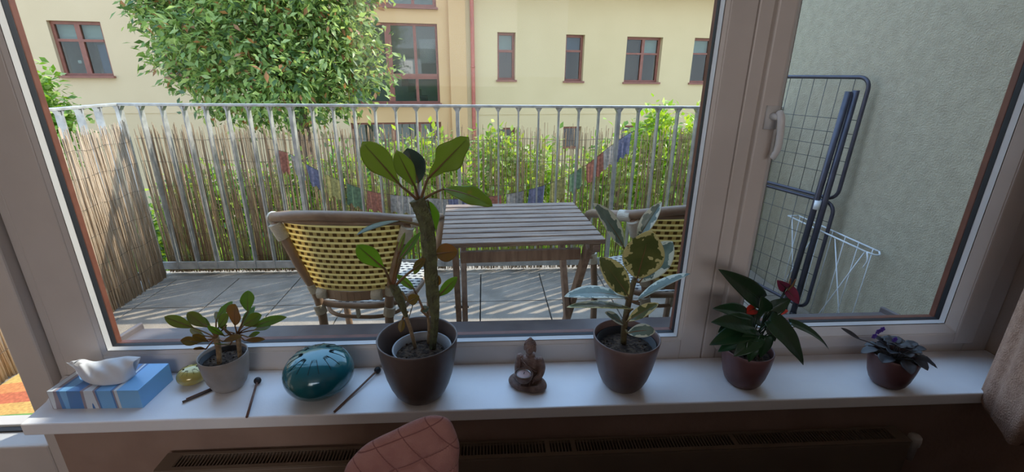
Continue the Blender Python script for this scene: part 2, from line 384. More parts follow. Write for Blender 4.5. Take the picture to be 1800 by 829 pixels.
# reed screens
def reed_screen(name, label, P0, P1, zt, cover, lean=0.012, seed=1, z0=0.0, layers=1, fat=1.0):
    r = random.Random(seed); P0 = Vector(P0); P1 = Vector(P1); d = (P1 - P0); L = d.length; d.normalize(); nrm = Vector((-d.y, d.x, 0))
    t = empty(name, (P0 + P1) / 2, label, 'reed screen', 'reed screens along the balcony railing')
    bm = bmesh.new(); s = 0.0; cnt = 0
    while s < L:
        c = cover(s / L); rad = r.uniform(0.0020, 0.0040) * fat
        if r.random() < c:
            p = P0 + d * s + nrm * r.uniform(-0.006, 0.006)
            top = zt + r.gauss(0, 0.022) - (0.10 if r.random() < 0.06 else 0)
            ln = r.gauss(0, lean); bw = r.gauss(0, 0.004)
            a = p + Vector((0, 0, z0 + r.uniform(0, 0.01))); b = p + d * ln + Vector((0, 0, top)); m_ = (a + b) / 2 + d * bw + nrm * r.gauss(0, 0.003)
            tube(bm, [a, m_, b], [rad, rad * 0.95, rad * 0.6], 4); cnt += 1
        s += rad * 2 * r.uniform(0.9, 1.25) / layers
    into(mesh_obj('reeds', bm, M_reedp if fat > 1 else M_reed), t)
    bw = bmesh.new()
    for z in (0.12, 0.27, 0.42, 0.57, 0.72, 0.85):
        for q in (-0.008, 0.008):
            pts = [P0 + d * (L * k / 40) + nrm * q + Vector((0, 0, z + 0.006 * math.sin(k * 1.1 + z * 30))) for k in range(41)]
            tube(bw, pts, 0.0009, 4)
    into(mesh_obj('binding_wire', bw, M_wire), t)
    return t
def cov_far(u):
    x = -2.0 + u * 3.75
    b = 1.0 if x < -1.2 else (0.76 if x < -0.7 else (0.66 if x < 0.6 else 0.60))
    return b + 0.10 * math.sin(x * 9) * math.sin(x * 3.7 + 1)
reed_screen('reed_screen', 'long weathered reed screen tied along the far railing', (-2.03, 2.845, 0), (1.76, 2.80, 0), 0.90, cov_far, seed=3, fat=0.95, layers=1.4)
reed_screen('reed_screen', 'short dense reed screen tied inside the left side railing', (-2.005, 1.18, 0), (-2.005, 2.76, 0), 0.925, lambda u: 0.97, lean=0.022, seed=4, layers=2.2, fat=1.25)

# prayer flags on a string between the bars and the reeds
def flag_string():
    A = at(470, 262, 2.822); B = at(1150, 215, 2.792)
    ctr = [(470,262),(505,268),(545,292),(600,318),(655,337),(720,345),(800,350),(870,344),(930,333),(985,315),(1030,290),(1075,255),(1110,232),(1150,215)]
    pts = smooth_path([at(x, y, 2.8215 - 0.00004*(x-470)) for x, y in ctr], 6)
    t = empty('flag_string', pts[0], 'string of faded cloth flags tied along the far railing', 'flag string')
    bm = bmesh.new(); tube(bm, pts, 0.0012, 5); into(mesh_obj('string', bm, M_wire), t)
    cols = dict(r=(206,140,122), w=(206,200,198), b=(142,146,182), y=(210,202,136), g=(140,172,140))
    FM = {k: mat('flag_cloth_' + k, srgb(*c), 0.9, srgb(*[int(v*.8) for v in c]), 60, 0.1, 200, trans=0.4) for k, c in cols.items()}
    nm = dict(r='faded red', w='whitish', b='blue', y='yellow', g='green')
    seq = 'rwbygrwwbrwbygrwb'; L = len(pts); r = random.Random(5)
    for i, c in enumerate(seq):
        a = pts[int(3 + i * (L - 9) / len(seq))]; b = pts[min(L-1, int(3 + (i + 0.82) * (L - 9) / len(seq)))]
        bm = bmesh.new(); N = 7; g = []
        h = 0.125 + r.uniform(-.015, .015)
        for u in range(N + 1):
            row = []
            for v in range(N + 1):
                p = a.lerp(b, u / N); fr = v / N
                p = p + Vector((r.uniform(-.001,.001) + 0.012 * fr * math.sin(i), 0.004 * math.sin(u * 1.7 + i) * fr, -h * fr * (1 - 0.10 * math.sin(u * 2.0 + i))))
                row.append(bm.verts.new(p))
            g.append(row)
        for u in range(N):
            for v in range(N): bm.faces.new((g[u][v], g[u+1][v], g[u+1][v+1], g[u][v+1]))
        o = into(mesh_obj('flag', bm, FM[c], smooth=True), t); o['label'] = nm[c] + ' cloth flag'
flag_string()

# ================================================================== TABLE AND CHAIRS
M_wood = mat('weathered_slats', srgb(178, 154, 134), 0.5, srgb(122, 103, 90), 5, 0.5, 40, stretch=(1.2, 16, 8), detail=8)
M_woodleg = mat('weathered_legs', srgb(176, 148, 126), 0.75, srgb(146, 120, 102), 5, 0.3, 40, stretch=(12, 12, 1.5))
tb = empty('folding_table', (0.12, 1.66, 0), 'weathered brown slatted folding table on the balcony between the two chairs', 'table', rz=0.045)
def tp(name, bm, m, **k):
    o = mesh_obj(name, bm, m, tb, **k); return o
for i in range(9):
    y = -0.235 + i * 0.0545
    b_ = bmesh.new(); box(b_, (-0.275, y, 0.682), (0.275, y + 0.0425, 0.700)); tp('slat', b_, M_wood, bevel=0.003)
for x in (-0.262, 0.232):
    b_ = bmesh.new(); box(b_, (x, -0.235, 0.652), (x + 0.028, 0.246, 0.681)); tp('top_rail', b_, M_wood, bevel=0.003)
b_ = bmesh.new(); box(b_, (-0.215, -0.150, 0.592), (0.215, -0.130, 0.634)); tp('apron', b_, M_woodleg, bevel=0.003)
b_ = bmesh.new(); box(b_, (-0.215, 0.190, 0.600), (0.215, 0.212, 0.645)); tp('apron', b_, M_woodleg, bevel=0.003)
def bar(bm, a, b, w, t, side=Vector((1, 0, 0))):
    a, b = Vector(a), Vector(b); d = (b - a).normalized(); s = (side - d * side.dot(d)).normalized(); n = d.cross(s)
    v = []
    for p in (a, b):
        for q in ((-1,-1),(1,-1),(1,1),(-1,1)): v.append(bm.verts.new(p + s * w/2 * q[0] + n * t/2 * q[1]))
    for f in ((3,2,1,0),(4,5,6,7),(0,1,5,4),(1,2,6,5),(2,3,7,6),(3,0,4,7)): bm.faces.new([v[i] for i in f])
for sx in (-1, 1):
    b_ = bmesh.new(); bar(b_, (sx*0.232, -0.185, 0.66), (sx*0.232, 0.215, 0.004), 0.022, 0.042); tp('leg', b_, M_woodleg, bevel=0.003)
    b_ = bmesh.new(); bar(b_, (sx*0.206, 0.200, 0.66), (sx*0.206, -0.215, 0.004), 0.022, 0.042); tp('leg', b_, M_woodleg, bevel=0.003)
    b_ = bmesh.new(); tube(b_, [(sx*0.19, 0.009, 0.338), (sx*0.248, 0.009, 0.338)], 0.006, 10); tp('bolt', b_, M_galv)
for y, z in ((0.13, 0.14), (-0.14, 0.14)):
    b_ = bmesh.new(); tube(b_, [(-0.225, y, z), (0.225, y, z)], 0.010, 10); tp('stretcher', b_, M_woodleg)

# ---- bistro chairs
def weave_mat(name, strand, dark, rows_u, rows_v, tr, tcol=None):
    """woven plastic cane: pale horizontal strands with rows of small dark squares between"""
    m = bpy.data.materials.new(name); m.use_nodes = True; n = m.node_tree.nodes; L = m.node_tree.links; b = n['Principled BSDF']
    uv = n.new('ShaderNodeTexCoord'); sp = n.new('ShaderNodeSeparateXYZ'); L.new(uv.outputs['UV'], sp.inputs[0])
    def mth(op, a, bb=None, c=None):
        q = n.new('ShaderNodeMath'); q.operation = op
        for i, v in enumerate((a, bb, c)):
            if v is None: continue
            if isinstance(v, (int, float)): q.inputs[i].default_value = v
            else: L.new(v, q.inputs[i])
        return q.outputs[0]
    U = mth('MULTIPLY', sp.outputs[0], rows_u); V = mth('MULTIPLY', sp.outputs[1], rows_v)
    row = mth('FLOOR', V); fv = mth('FRACT', V)
    off = mth('MULTIPLY', mth('MODULO', row, 2.0), 0.5)
    fu = mth('FRACT', mth('ADD', U, off))
    insq = mth('MULTIPLY', mth('GREATER_THAN', fv, 0.42), mth('LESS_THAN', fu, 0.50))
    mid = mth('GREATER_THAN', fv, 0.40)
    mx = n.new('ShaderNodeMix'); mx.data_type = 'RGBA'; L.new(mid, mx.inputs[0]); mx.inputs[6].default_value = strand; mx.inputs[7].default_value = tuple(c * .55 for c in strand[:3]) + (1,)
    m2 = n.new('ShaderNodeMix'); m2.data_type = 'RGBA'; L.new(insq, m2.inputs[0]); L.new(mx.outputs[2], m2.inputs[6]); m2.inputs[7].default_value = dark
    L.new(m2.outputs[2], b.inputs['Base Color']); b.inputs['Roughness'].default_value = 0.45
    h = mth('SUBTRACT', 1.0, mth('ABSOLUTE', mth('SUBTRACT', mth('MULTIPLY', mth('MINIMUM', fv, 0.4), 5.0), 1.0)))
    bp = n.new('ShaderNodeBump'); bp.inputs['Strength'].default_value = 0.6; bp.inputs['Distance'].default_value = 0.003; L.new(h, bp.inputs['Height']); L.new(bp.outputs[0], b.inputs['Normal'])
    t = n.new('ShaderNodeBsdfTranslucent'); ms = n.new('ShaderNodeMixShader'); ms.inputs[0].default_value = tr
    if tcol:
        m3 = n.new('ShaderNodeMix'); m3.data_type = 'RGBA'; L.new(insq, m3.inputs[0]); m4 = n.new('ShaderNodeMix'); m4.data_type = 'RGBA'; L.new(mid, m4.inputs[0]); m4.inputs[6].default_value = tcol; m4.inputs[7].default_value = tuple(c * q for c, q in zip(tcol[:3], (.62, .5, .3))) + (1,); L.new(m4.outputs[2], m3.inputs[6]); m3.inputs[7].default_value = dark; L.new(m3.outputs[2], t.inputs[0])
    else: L.new(m2.outputs[2], t.inputs[0])
    o = n['Material Output']; L.new(b.outputs[0], ms.inputs[1]); L.new(t.outputs[0], ms.inputs[2]); L.new(ms.outputs[0], o.inputs[0])
    return m
M_weave = weave_mat('cane_weave_yellow', srgb(238, 224, 172), srgb(104, 78, 38), 15, 13, 0.56, srgb(252, 238, 184))
M_wseat = weave_mat('cane_weave_white', srgb(232, 228, 218), srgb(60, 56, 60), 16, 18, 0.25)
M_cane = mat('rattan_frame', srgb(150, 124, 100), 0.45, srgb(126, 102, 82), 12, 0.15, 60)
M_bind = mat('cane_binding', srgb(222, 214, 196), 0.5, srgb(190, 182, 164), 3, 0.6, 130, stretch=(1, 1, 4))
def make_chair():
    t = empty('bistro_chair', (0, 0, 0), '-', 'chair')
    def part(name, bm, m, **k): return mesh_obj(name, bm, m, t, **k)
    # seat ring and seat
    ring = []
    for k in range(40):
        a = 2 * PI * k / 40; ca, sa = math.cos(a), math.sin(a)
        e = 2 / 2.9
        ring.append(Vector((0.205 * abs(ca) ** e * (1 if ca > 0 else -1) * (1 + 0.08 * sa), 0.195 * abs(sa) ** e * (1 if sa > 0 else -1), 0.405)))
    b = bmesh.new(); tube(b, ring, 0.015, 10, closed=True); part('seat_frame', b, M_cane)
    b = bmesh.new(); uvl = b.loops.layers.uv.new('UVMap'); cc = b.verts.new((0, 0, 0.418)); rings = []
    for s in (0.25, 0.5, 0.75, 0.92, 1.02, 1.05, 1.0):
        i = len(rings); zz = [0.418, 0.419, 0.421, 0.424, 0.421, 0.405, 0.392][i]
        rings.append([b.verts.new((p.x * s, p.y * s, zz)) for p in ring])
    fs = []
    for k in range(40):
        fs.append(b.faces.new((cc, rings[0][k], rings[0][(k+1) % 40])))
        for A, B in zip(rings, rings[1:]): fs.append(b.faces.new((A[k], B[k], B[(k+1) % 40], A[(k+1) % 40])))
    for f in fs:
        f.smooth = True
        for l in f.loops: l[uvl].uv = ((l.vert.co.x + .22) / .44 - (l.vert.co.z - .42) * 2, (l.vert.co.y + .22) / .44 + (l.vert.co.z - .42) * 4)
    part('seat', b, M_wseat)
    # top rail: back bow that runs on into the arms
    rail = smooth_path([(-0.225, 0.17, 0.43), (-0.262, 0.175, 0.56), (-0.285, 0.10, 0.655), (-0.282, -0.03, 0.700), (-0.262, -0.17, 0.735), (-0.20, -0.245, 0.760), (-0.10, -0.275, 0.775), (0, -0.283, 0.778),
                        (0.10, -0.275, 0.775), (0.20, -0.245, 0.760), (0.262, -0.17, 0.735), (0.282, -0.03, 0.700), (0.285, 0.10, 0.655), (0.262, 0.175, 0.56), (0.225, 0.17, 0.43)], 6)
    b = bmesh.new(); tube(b, rail, 0.0175, 12); part('top_rail', b, M_cane)
    # second thinner bow just below
    rail2 = smooth_path([(-0.225, -0.205, 0.735), (-0.12, -0.262, 0.748), (0, -0.272, 0.750), (0.12, -0.262, 0.748), (0.225, -0.205, 0.735)], 6)
    b = bmesh.new(); tube(b, rail2, 0.009, 8); part('lower_bow', b, M_cane)
    for s in (-1, 1):
        post = smooth_path([(s*0.120, -0.195, 0.01), (s*0.125, -0.190, 0.25), (s*0.135, -0.190, 0.43), (s*0.175, -0.212, 0.57), (s*0.232, -0.215, 0.735)], 6)
        b = bmesh.new(); tube(b, post, 0.0165, 10); part('leg', b, M_cane)
        b = bmesh.new(); tube(b, smooth_path([(s*0.190, 0.185, 0.01), (s*0.200, 0.180, 0.25), (s*0.222, 0.172, 0.45)], 5), 0.0155, 10); part('leg', b, M_cane)
        for p, q, r_ in (((s*0.128, -0.190, 0.365), (s*0.136, -0.190, 0.40), 0.0215), ((s*0.140, -0.190, 0.455), (s*0.147, -0.196, 0.49), 0.0215),
                      ((s*0.212, -0.215, 0.672), (s*0.232, -0.222, 0.728), 0.0235), ((s*0.235, -0.215, 0.742), (s*0.262, -0.175, 0.735), 0.0225), ((s*0.218, 0.174, 0.40), (s*0.226, 0.172, 0.45), 0.021)):
            b = bmesh.new(); n_ = 9; P_ = [Vector(p).lerp(Vector(q), k / (2*n_)) for k in range(2*n_+1)]
            tube(b, P_, [r_ * (1 - 0.05 * (k % 2)) for k in range(2*n_+1)], 12); part('binding', b, M_bind)['label'] = 'cream cane binding'
    # lower back bar between the posts
    b = bmesh.new(); P_ = smooth_path([(-0.14, -0.195, 0.462), (0, -0.235, 0.462), (0.14, -0.195, 0.462)], 6)
    for a_, c_ in zip(P_, P_[1:]): bar(b, a_, c_, 0.036, 0.012, Vector((0, 0, 1)))
    part('back_bar', b, M_cane)
    for x in (-0.10, 0.10):
        b = bmesh.new(); tube(b, [(x - .018, -0.214, 0.462), (x + .018, -0.214, 0.462)], 0.022, 10); part('binding', b, M_bind)
    # woven back
    b = bmesh.new(); uvl = b.loops.layers.uv.new('UVMap'); NU, NV = 24, 14; g = []
    for j in range(NV + 1):
        v = j / NV; z = 0.478 + (0.748 - 0.478) * v; hw = 0.138 + (0.215 - 0.138) * v ** 0.95; row = []
        for i in range(NU + 1):
            u = i / NU * 2 - 1; x = hw * u
            y = -0.200 - 0.012 * v - (0.036 + 0.022 * v) * (1 - abs(u) ** 2.2)
            row.append((b.verts.new((x, y, z + 0.004 * (1 - u*u))), (u * (0.64 + .36 * v) * .5 + .5, v)))
        g.append(row)
    for j in range(NV):
        for i in range(NU):
            q = (g[j][i], g[j][i+1], g[j+1][i+1], g[j+1][i]); f = b.faces.new([x[0] for x in q]); f.smooth = True
            for l, x in zip(f.loops, q): l[uvl].uv = x[1]
    o = part('woven_back', b, M_weave); o['label'] = 'yellow and brown woven cane back'
    sm = o.modifiers.new('s', 'SOLIDIFY'); sm.thickness = 0.004
    # under seat ring and stretchers
    b = bmesh.new(); tube(b, [Vector((p.x * 0.80, p.y * 0.82, 0.335)) for p in ring], 0.008, 8, closed=True); part('under_ring', b, M_cane)
    for a in (0, PI/2, PI, 3*PI/2):
        b = bmesh.new(); tube(b, [(0.165*math.cos(a), 0.16*math.sin(a), 0.335), (0.17*math.cos(a), 0.165*math.sin(a), 0.395)], 0.009, 8); part('spindle', b, M_bind)
    return t
def copy_thing(t, label, loc, rz, group=None):
    c = t.copy(); COL.objects.link(c); c.location = loc; c.rotation_euler.z = rz; c['label'] = label
    if group: c['group'] = group
    def rec(src, dst):
        for ch in list(src.children):
            k = ch.copy(); COL.objects.link(k); k.parent = dst; k.matrix_parent_inverse = ch.matrix_parent_inverse.copy(); rec(ch, k)
    rec(t, c); return c
ch1 = make_chair()
ch1.location = (-0.475, 1.76, 0); ch1.rotation_euler.z = -0.10
ch1['label'] = 'rattan bistro chair left of the folding table, its woven yellow back fully in view'; ch1['group'] = 'rattan bistro chairs'
copy_thing(ch1, 'rattan bistro chair right of the table, partly behind the variegated plant', (0.735, 1.80, 0), 0.12, 'rattan bistro chairs')

# ================================================================== AIRERS
M_dark = mat('dark_tube', srgb(74, 74, 88), 0.35, srgb(64, 64, 76), 20, metal=0.3)
M_dwire = mat('airer_wire', srgb(92, 92, 92), 0.5, metal=0.3)
M_white = mat('white_coated_wire', srgb(232, 236, 240), 0.4)
# local frame: u runs away from the camera along the wall, w points from wall to the balcony
def airer():
    t = empty('clothes_airer', (1.70, 2.08, 0), 'tall dark folded clothes airer leaning against the stuccoed side wall', 'clothes airer')
    P0 = Vector((1.690, 2.08, 0)); du = Vector((-0.26, 0.965, 0)).normalized(); dw = Vector((-du.y, du.x, 0)).normalized()
    lean = Vector((0.045, 0.0, 0))
    def P(u, z, o=0.0): return P0 + du * u + Vector((0, 0, z)) + lean * (z / 1.22) + dw * o
    def put(name, paths, r, m):
        b = bmesh.new()
        for p in paths: tube(b, p, r, 8)
        return into(mesh_obj(name, b, m), t)
    def loop(z0, z1, u0, u1, o, rad=0.05):
        pts = []
        for cu, cz, a0 in ((u1-rad, z1-rad, 0), (u0+rad, z1-rad, 90), (u0+rad, z0+rad, 180), (u1-rad, z0+rad, 270)):
            for k in range(6):
                a = math.radians(a0 + 90 * k / 5); pts.append(P(cu + rad * math.cos(a), cz + rad * math.sin(a), o))
        return pts
    W = 0.56
    for nm, z0, z1 in (('upper_wing', 0.655, 1.222), ('lower_wing', 0.06, 0.635)):
        b = bmesh.new(); tube(b, loop(z0, z1, 0.0, W, 0.0), 0.009, 10, closed=True); f = into(mesh_obj(nm, b, M_dark), t)
        b = bmesh.new()
        for k in range(1, 8): tube(b, [P(W * k / 8, z0 + 0.004), P(W * k / 8, z1 - 0.004)], 0.0016, 5)
        for k in range(1, 6):
            z = z0 + (z1 - z0) * (0.10 + 0.68 * k / 6.0) if nm == 'upper_wing' else z0 + (z1 - z0) * k / 6.0
            tube(b, [P(0.004, z), P(W - 0.004, z)], 0.0016, 5)
        o = mesh_obj('drying_wires', b, M_dwire, None); o.parent = f; o.matrix_parent_inverse = Matrix.Identity(4)
        bpy.context.view_layer.update(); o.matrix_parent_inverse = f.matrix_world.inverted()
    put('leg', [[P(0.035, 0.01, 0.035), P(0.030, 1.165, 0.030)]], 0.0145, M_dark)
    put('leg', [[P(0.075, 0.03, 0.055), P(0.045, 1.16, 0.055)]], 0.0145, M_dark)
    put('leg', [[P(W - 0.03, 0.01, 0.035), P(W - 0.02, 1.165, 0.030)]], 0.0125, M_dark)
    put('leg_cap', [[P(0.075, 0.028, 0.055), P(0.075, 0.01, 0.055)]], 0.016, M_rubber)
    put('leg_cap', [[P(0.035, 0.03, 0.035), P(0.035, 0.0, 0.035)]], 0.016, M_rubber)
    put('leg_cap', [[P(W - 0.03, 0.03, 0.035), P(W - 0.03, 0.0, 0.035)]], 0.016, M_rubber)
    put('hinge', [[P(0.05, 0.60, 0.055), P(0.05, 0.645, 0.055)]], 0.016, M_white)['label'] = 'pale plastic hinge sleeve'
airer()
def small_airer():
    t = empty('small_airer', (1.74, 2.1, 0), 'small white wire airer standing folded against the wall behind the tall one', 'clothes airer')
    def put(name, paths, r=0.0035):
        b = bmesh.new()
        for p in paths: tube(b, smooth_path(p, 4) if len(p) > 2 else p, r, 6)
        return into(mesh_obj(name, b, M_white), t)
    X0, X1 = 1.700, 1.762
    y0, y1, z = 1.80, 2.38, 0.485
    for X in (X0, X1):
        put('top_frame', [[(X, y0 + .02, z), (X, y1, z)]], 0.0042)
    put('top_frame', [[(X0, y0 + .02, z), (X0 + .02, y0 - .005, z - .004), (X1 - .02, y0 - .005, z - .004), (X1, y0 + .02, z)]], 0.004)
    put('top_frame', [[(X0, y1, z), (X1, y1, z)]], 0.004)
    put('hook', [[(X0 - .004, y0 + .01, z), (X0 - .012, y0 - .01, z - .03), (X0 - .01, y0 + .004, z - .07)]])
    for k in range(7):
        y = y0 + 0.05 + k * 0.085
        put('rod', [[(X1 - .005, y, z), (X1 - .012, y + 0.01, 0.01)]], 0.0022)
    for a, b in ((y0 + .03, y0 + .22), (y0 + .22, y0 + .02), (y1 - .24, y1 - .04), (y1 - .03, y1 - .2)):
        put('leg', [[(X0 + .004, a, z), (X0 + .0, b, 0.01)]], 0.003)
small_airer()

# rainbow mat on the balcony floor outside the door
def rainbow():
    M = []
    bands = [(222,186,110), (226,150,96), (206,116,84), (222,176,104), (120,160,90), (196,204,140)]
    t = empty('striped_mat', (-1.95, 1.55, 0.0), 'rainbow striped mat on the paving outside the balcony door', 'mat')
    b = bmesh.new(); N = len(bands); x0, x1, n = -1.985, -1.45, 30
    for i, c in enumerate(bands):
        M.append(mat('mat_stripe_' + 'abcdef'[i], srgb(*c), 0.95, srgb(*[int(v*.85) for v in c]), 90))
    def yy(x, j): return 1.765 - 0.072 * j + 0.22 * (x - x0) - 0.35 * (x - x0) ** 2
    grid = [[(b.verts.new((x0 + (x1-x0)*k/n, yy(x0 + (x1-x0)*k/n, j), 0.008)), b.verts.new((x0 + (x1-x0)*k/n, yy(x0 + (x1-x0)*k/n, j), 0.001))) for k in range(n+1)] for j in range(N+1)]
    for j in range(N):
        for k in range(n):
            A, B, C_, D = grid[j][k], grid[j][k+1], grid[j+1][k+1], grid[j+1][k]
            b.faces.new((D[0], C_[0], B[0], A[0])).material_index = j; b.faces.new((A[1], B[1], C_[1], D[1])).material_index = j
            if j == 0: b.faces.new((A[0], B[0], B[1], A[1])).material_index = j
            if j == N-1: b.faces.new((C_[0], D[0], D[1], C_[1])).material_index = j
            if k == 0: b.faces.new((D[0], A[0], A[1], D[1])).material_index = j
            if k == n-1: b.faces.new((B[0], C_[0], C_[1], B[1])).material_index = j
    o = into(mesh_obj('mat_cloth', b, M), t)
    o['label'] = 'cloth in orange, red and green bands'
rainbow()

# ================================================================== OUTSIDE WORLD
GZ = -3.2
M_grass = mat('lawn', srgb(96, 118, 58), 0.95, srgb(70, 92, 44), 2, 0.5, 40)
bm = bmesh.new(); box(bm, (-40, 2.95, GZ - 0.3), (40, 45, GZ)); struct(mesh_obj('ground', bm, M_grass), 'grassy yard below the balcony', 'ground')

FM0 = Vector((0, 14, 0)); fa = math.radians(8); fu = Vector((math.cos(fa), math.sin(fa), 0)); fn = Vector((math.sin(fa), -math.cos(fa), 0))
def fac(px, py):
    d = ray(px, py); t = (FM0 - CAM).dot(fn) / d.dot(fn); p = CAM + d * t
    return (p - FM0).dot(fu), p.z
MF = Matrix.Translation(FM0) @ Matrix.Rotation(fa, 4, 'Z')      # local x along facade, y into the building
M_cream = mat('facade_render_cream', srgb(205, 178, 142), 0.95, srgb(201, 174, 138), 1.2, 0.25, 60)
M_orange = mat('facade_render_apricot', srgb(208, 166, 118), 0.95, srgb(203, 161, 113), 1.2, 0.25, 60)
M_yellow = mat('facade_render_yellow', srgb(207, 181, 138), 0.95, srgb(203, 177, 134), 1.2, 0.25, 60)
M_wframe = mat('brown_window_frame', srgb(140, 84, 66), 0.5, srgb(124, 72, 58), 8)
M_pipe = mat('copper_red_pipe', srgb(186, 100, 80), 0.5, srgb(168, 88, 72), 8)
M_room = mat('far_room_dark', srgb(170, 165, 156), 0.9); M_dark2 = mat('dark_room_colour', srgb(84, 66, 56), 0.8); M_roomp = mat('far_room_pale', srgb(216, 218, 206), 0.9, srgb(190, 194, 184), 2)
M_curt = mat('far_curtain', srgb(110, 128, 150), 0.9, srgb(84, 100, 124), 6, stretch=(8, 8, 0.4)); M_stair = mat('far_stair', srgb(128, 124, 118), 0.8)
M_blind = mat('far_blind', srgb(196, 206, 196), 0.8)
bld = empty('apartment_building', FM0 + Vector((0, 0, GZ)), 'long cream and apricot apartment building with brown windows across the yard', 'building')
def bp(name, bm, m, parent=None, **k):
    o = mesh_obj(name, bm, m, **k); return into(o, parent or bld)
def rect(x0, y0, x1, y1):
    a, b = fac(x0, y0), fac(x1, y1); return (a[0], b[0], b[1], a[1])       # u0,u1,z0,z1
def Rz(r):  return r
WIN = []
def r4(tl, br): return rect(*tl, *br)
left_win = r4((97, 37), (201, 134)); W2 = r4((284, 47), (372, 134))
left_win = (fac(110,134)[0], fac(201,135)[0], fac(155,134)[1], fac(135,37)[1])
W2 = (fac(295,135)[0], fac(295,135)[0] + (left_win[1]-left_win[0]), left_win[2], left_win[3])
def wrect(xbl, xbr, yb, yt, xm=None):
    xm = xm or (xbl + xbr) / 2
    return (fac(xbl, yb)[0], fac(xbr, yb)[0], fac(xm, yb)[1], fac(xm, yt)[1])
W3 = wrect(874, 905, 141, 57); W4 = wrect(991, 1023, 143, 61); W5 = wrect(1095, 1156, 145, 65); W6 = wrect(1210, 1262, 146, 67)
W7 = (W6[1] + (W6[0]-W5[1]), W6[1] + (W6[0]-W5[1]) + (W4[1]-W4[0]), W6[2], W6[3])
SX0, SX1 = fac(612, 182)[0], fac(774, 182)[0]
S1 = (SX0, SX1, fac(700, 182)[1], fac(700, 40)[1]); S2 = (SX0, SX1, fac(700, 12)[1], fac(700, 12)[1] + 1.9); S3 = (SX0, SX1, fac(700, 215)[1] - 2.0, fac(700, 215)[1])
B1 = wrect(874, 905, 262, 224); B2 = wrect(988, 1019, 262, 222); B3 = wrect(1088, 1146, 262, 220)
uL = fac(604, 100)[0]; uM = fac(818, 100)[0]; TOPZ = fac(1240, -8)[1]
bm = bmesh.new(); holes_wall(bm, -26, uL, GZ, 7.0, [left_win, W2], 0, 0.4, MF); bp('wall', bm, M_cream)['label'] = 'cream rendered wall'
bm = bmesh.new(); holes_wall(bm, uL, uM, GZ, 7.0, [S1, S2, S3], 0.0, 0.4, MF); bp('wall', bm, M_orange)['label'] = 'apricot rendered wall of the stairwell'
bm = bmesh.new(); holes_wall(bm, uM, 22, GZ, TOPZ, [W3, W4, W5, W6, W7, B1, B2, B3], -0.05, 0.4, MF); bp('wall', bm, M_yellow)['label'] = 'yellowish rendered wall'
u_a, u_b = fac(790, 100)[0], fac(815, 100)[0]
bm = bmesh.new(); box(bm, (u_a, -0.12, GZ), (u_b + 0.06, 0.0, 7.0), MF); bp('pier', bm, M_orange)
zl = fac(1000, 199)[1]
bm = bmesh.new(); box(bm, (uM, -0.065, zl - 0.02), (22, -0.05, zl + 0.02), MF); bp('ledge', bm, M_yellow)
bm = bmesh.new(); zl2 = fac(200, 198)[1]; box(bm, (-26, -0.015, zl2 - 0.02), (uL, 0.0, zl2 + 0.02), MF); bp('ledge', bm, M_cream)
# roof overhang with rafter ends on the right
bm = bmesh.new(); box(bm, (uM - 0.4, -0.75, TOPZ + 0.10), (22, 4.0, TOPZ + 0.25), MF); bp('roof_overhang', bm, M_wframe)
for k in range(40):
    u = uM + 0.25 + k * 0.52
    bm = bmesh.new(); box(bm, (u, -0.65, TOPZ - 0.04), (u + 0.10, 0.0, TOPZ + 0.10), MF)
    if k < 22: bp('rafter_end', bm, M_wframe)
    else: bm.free()
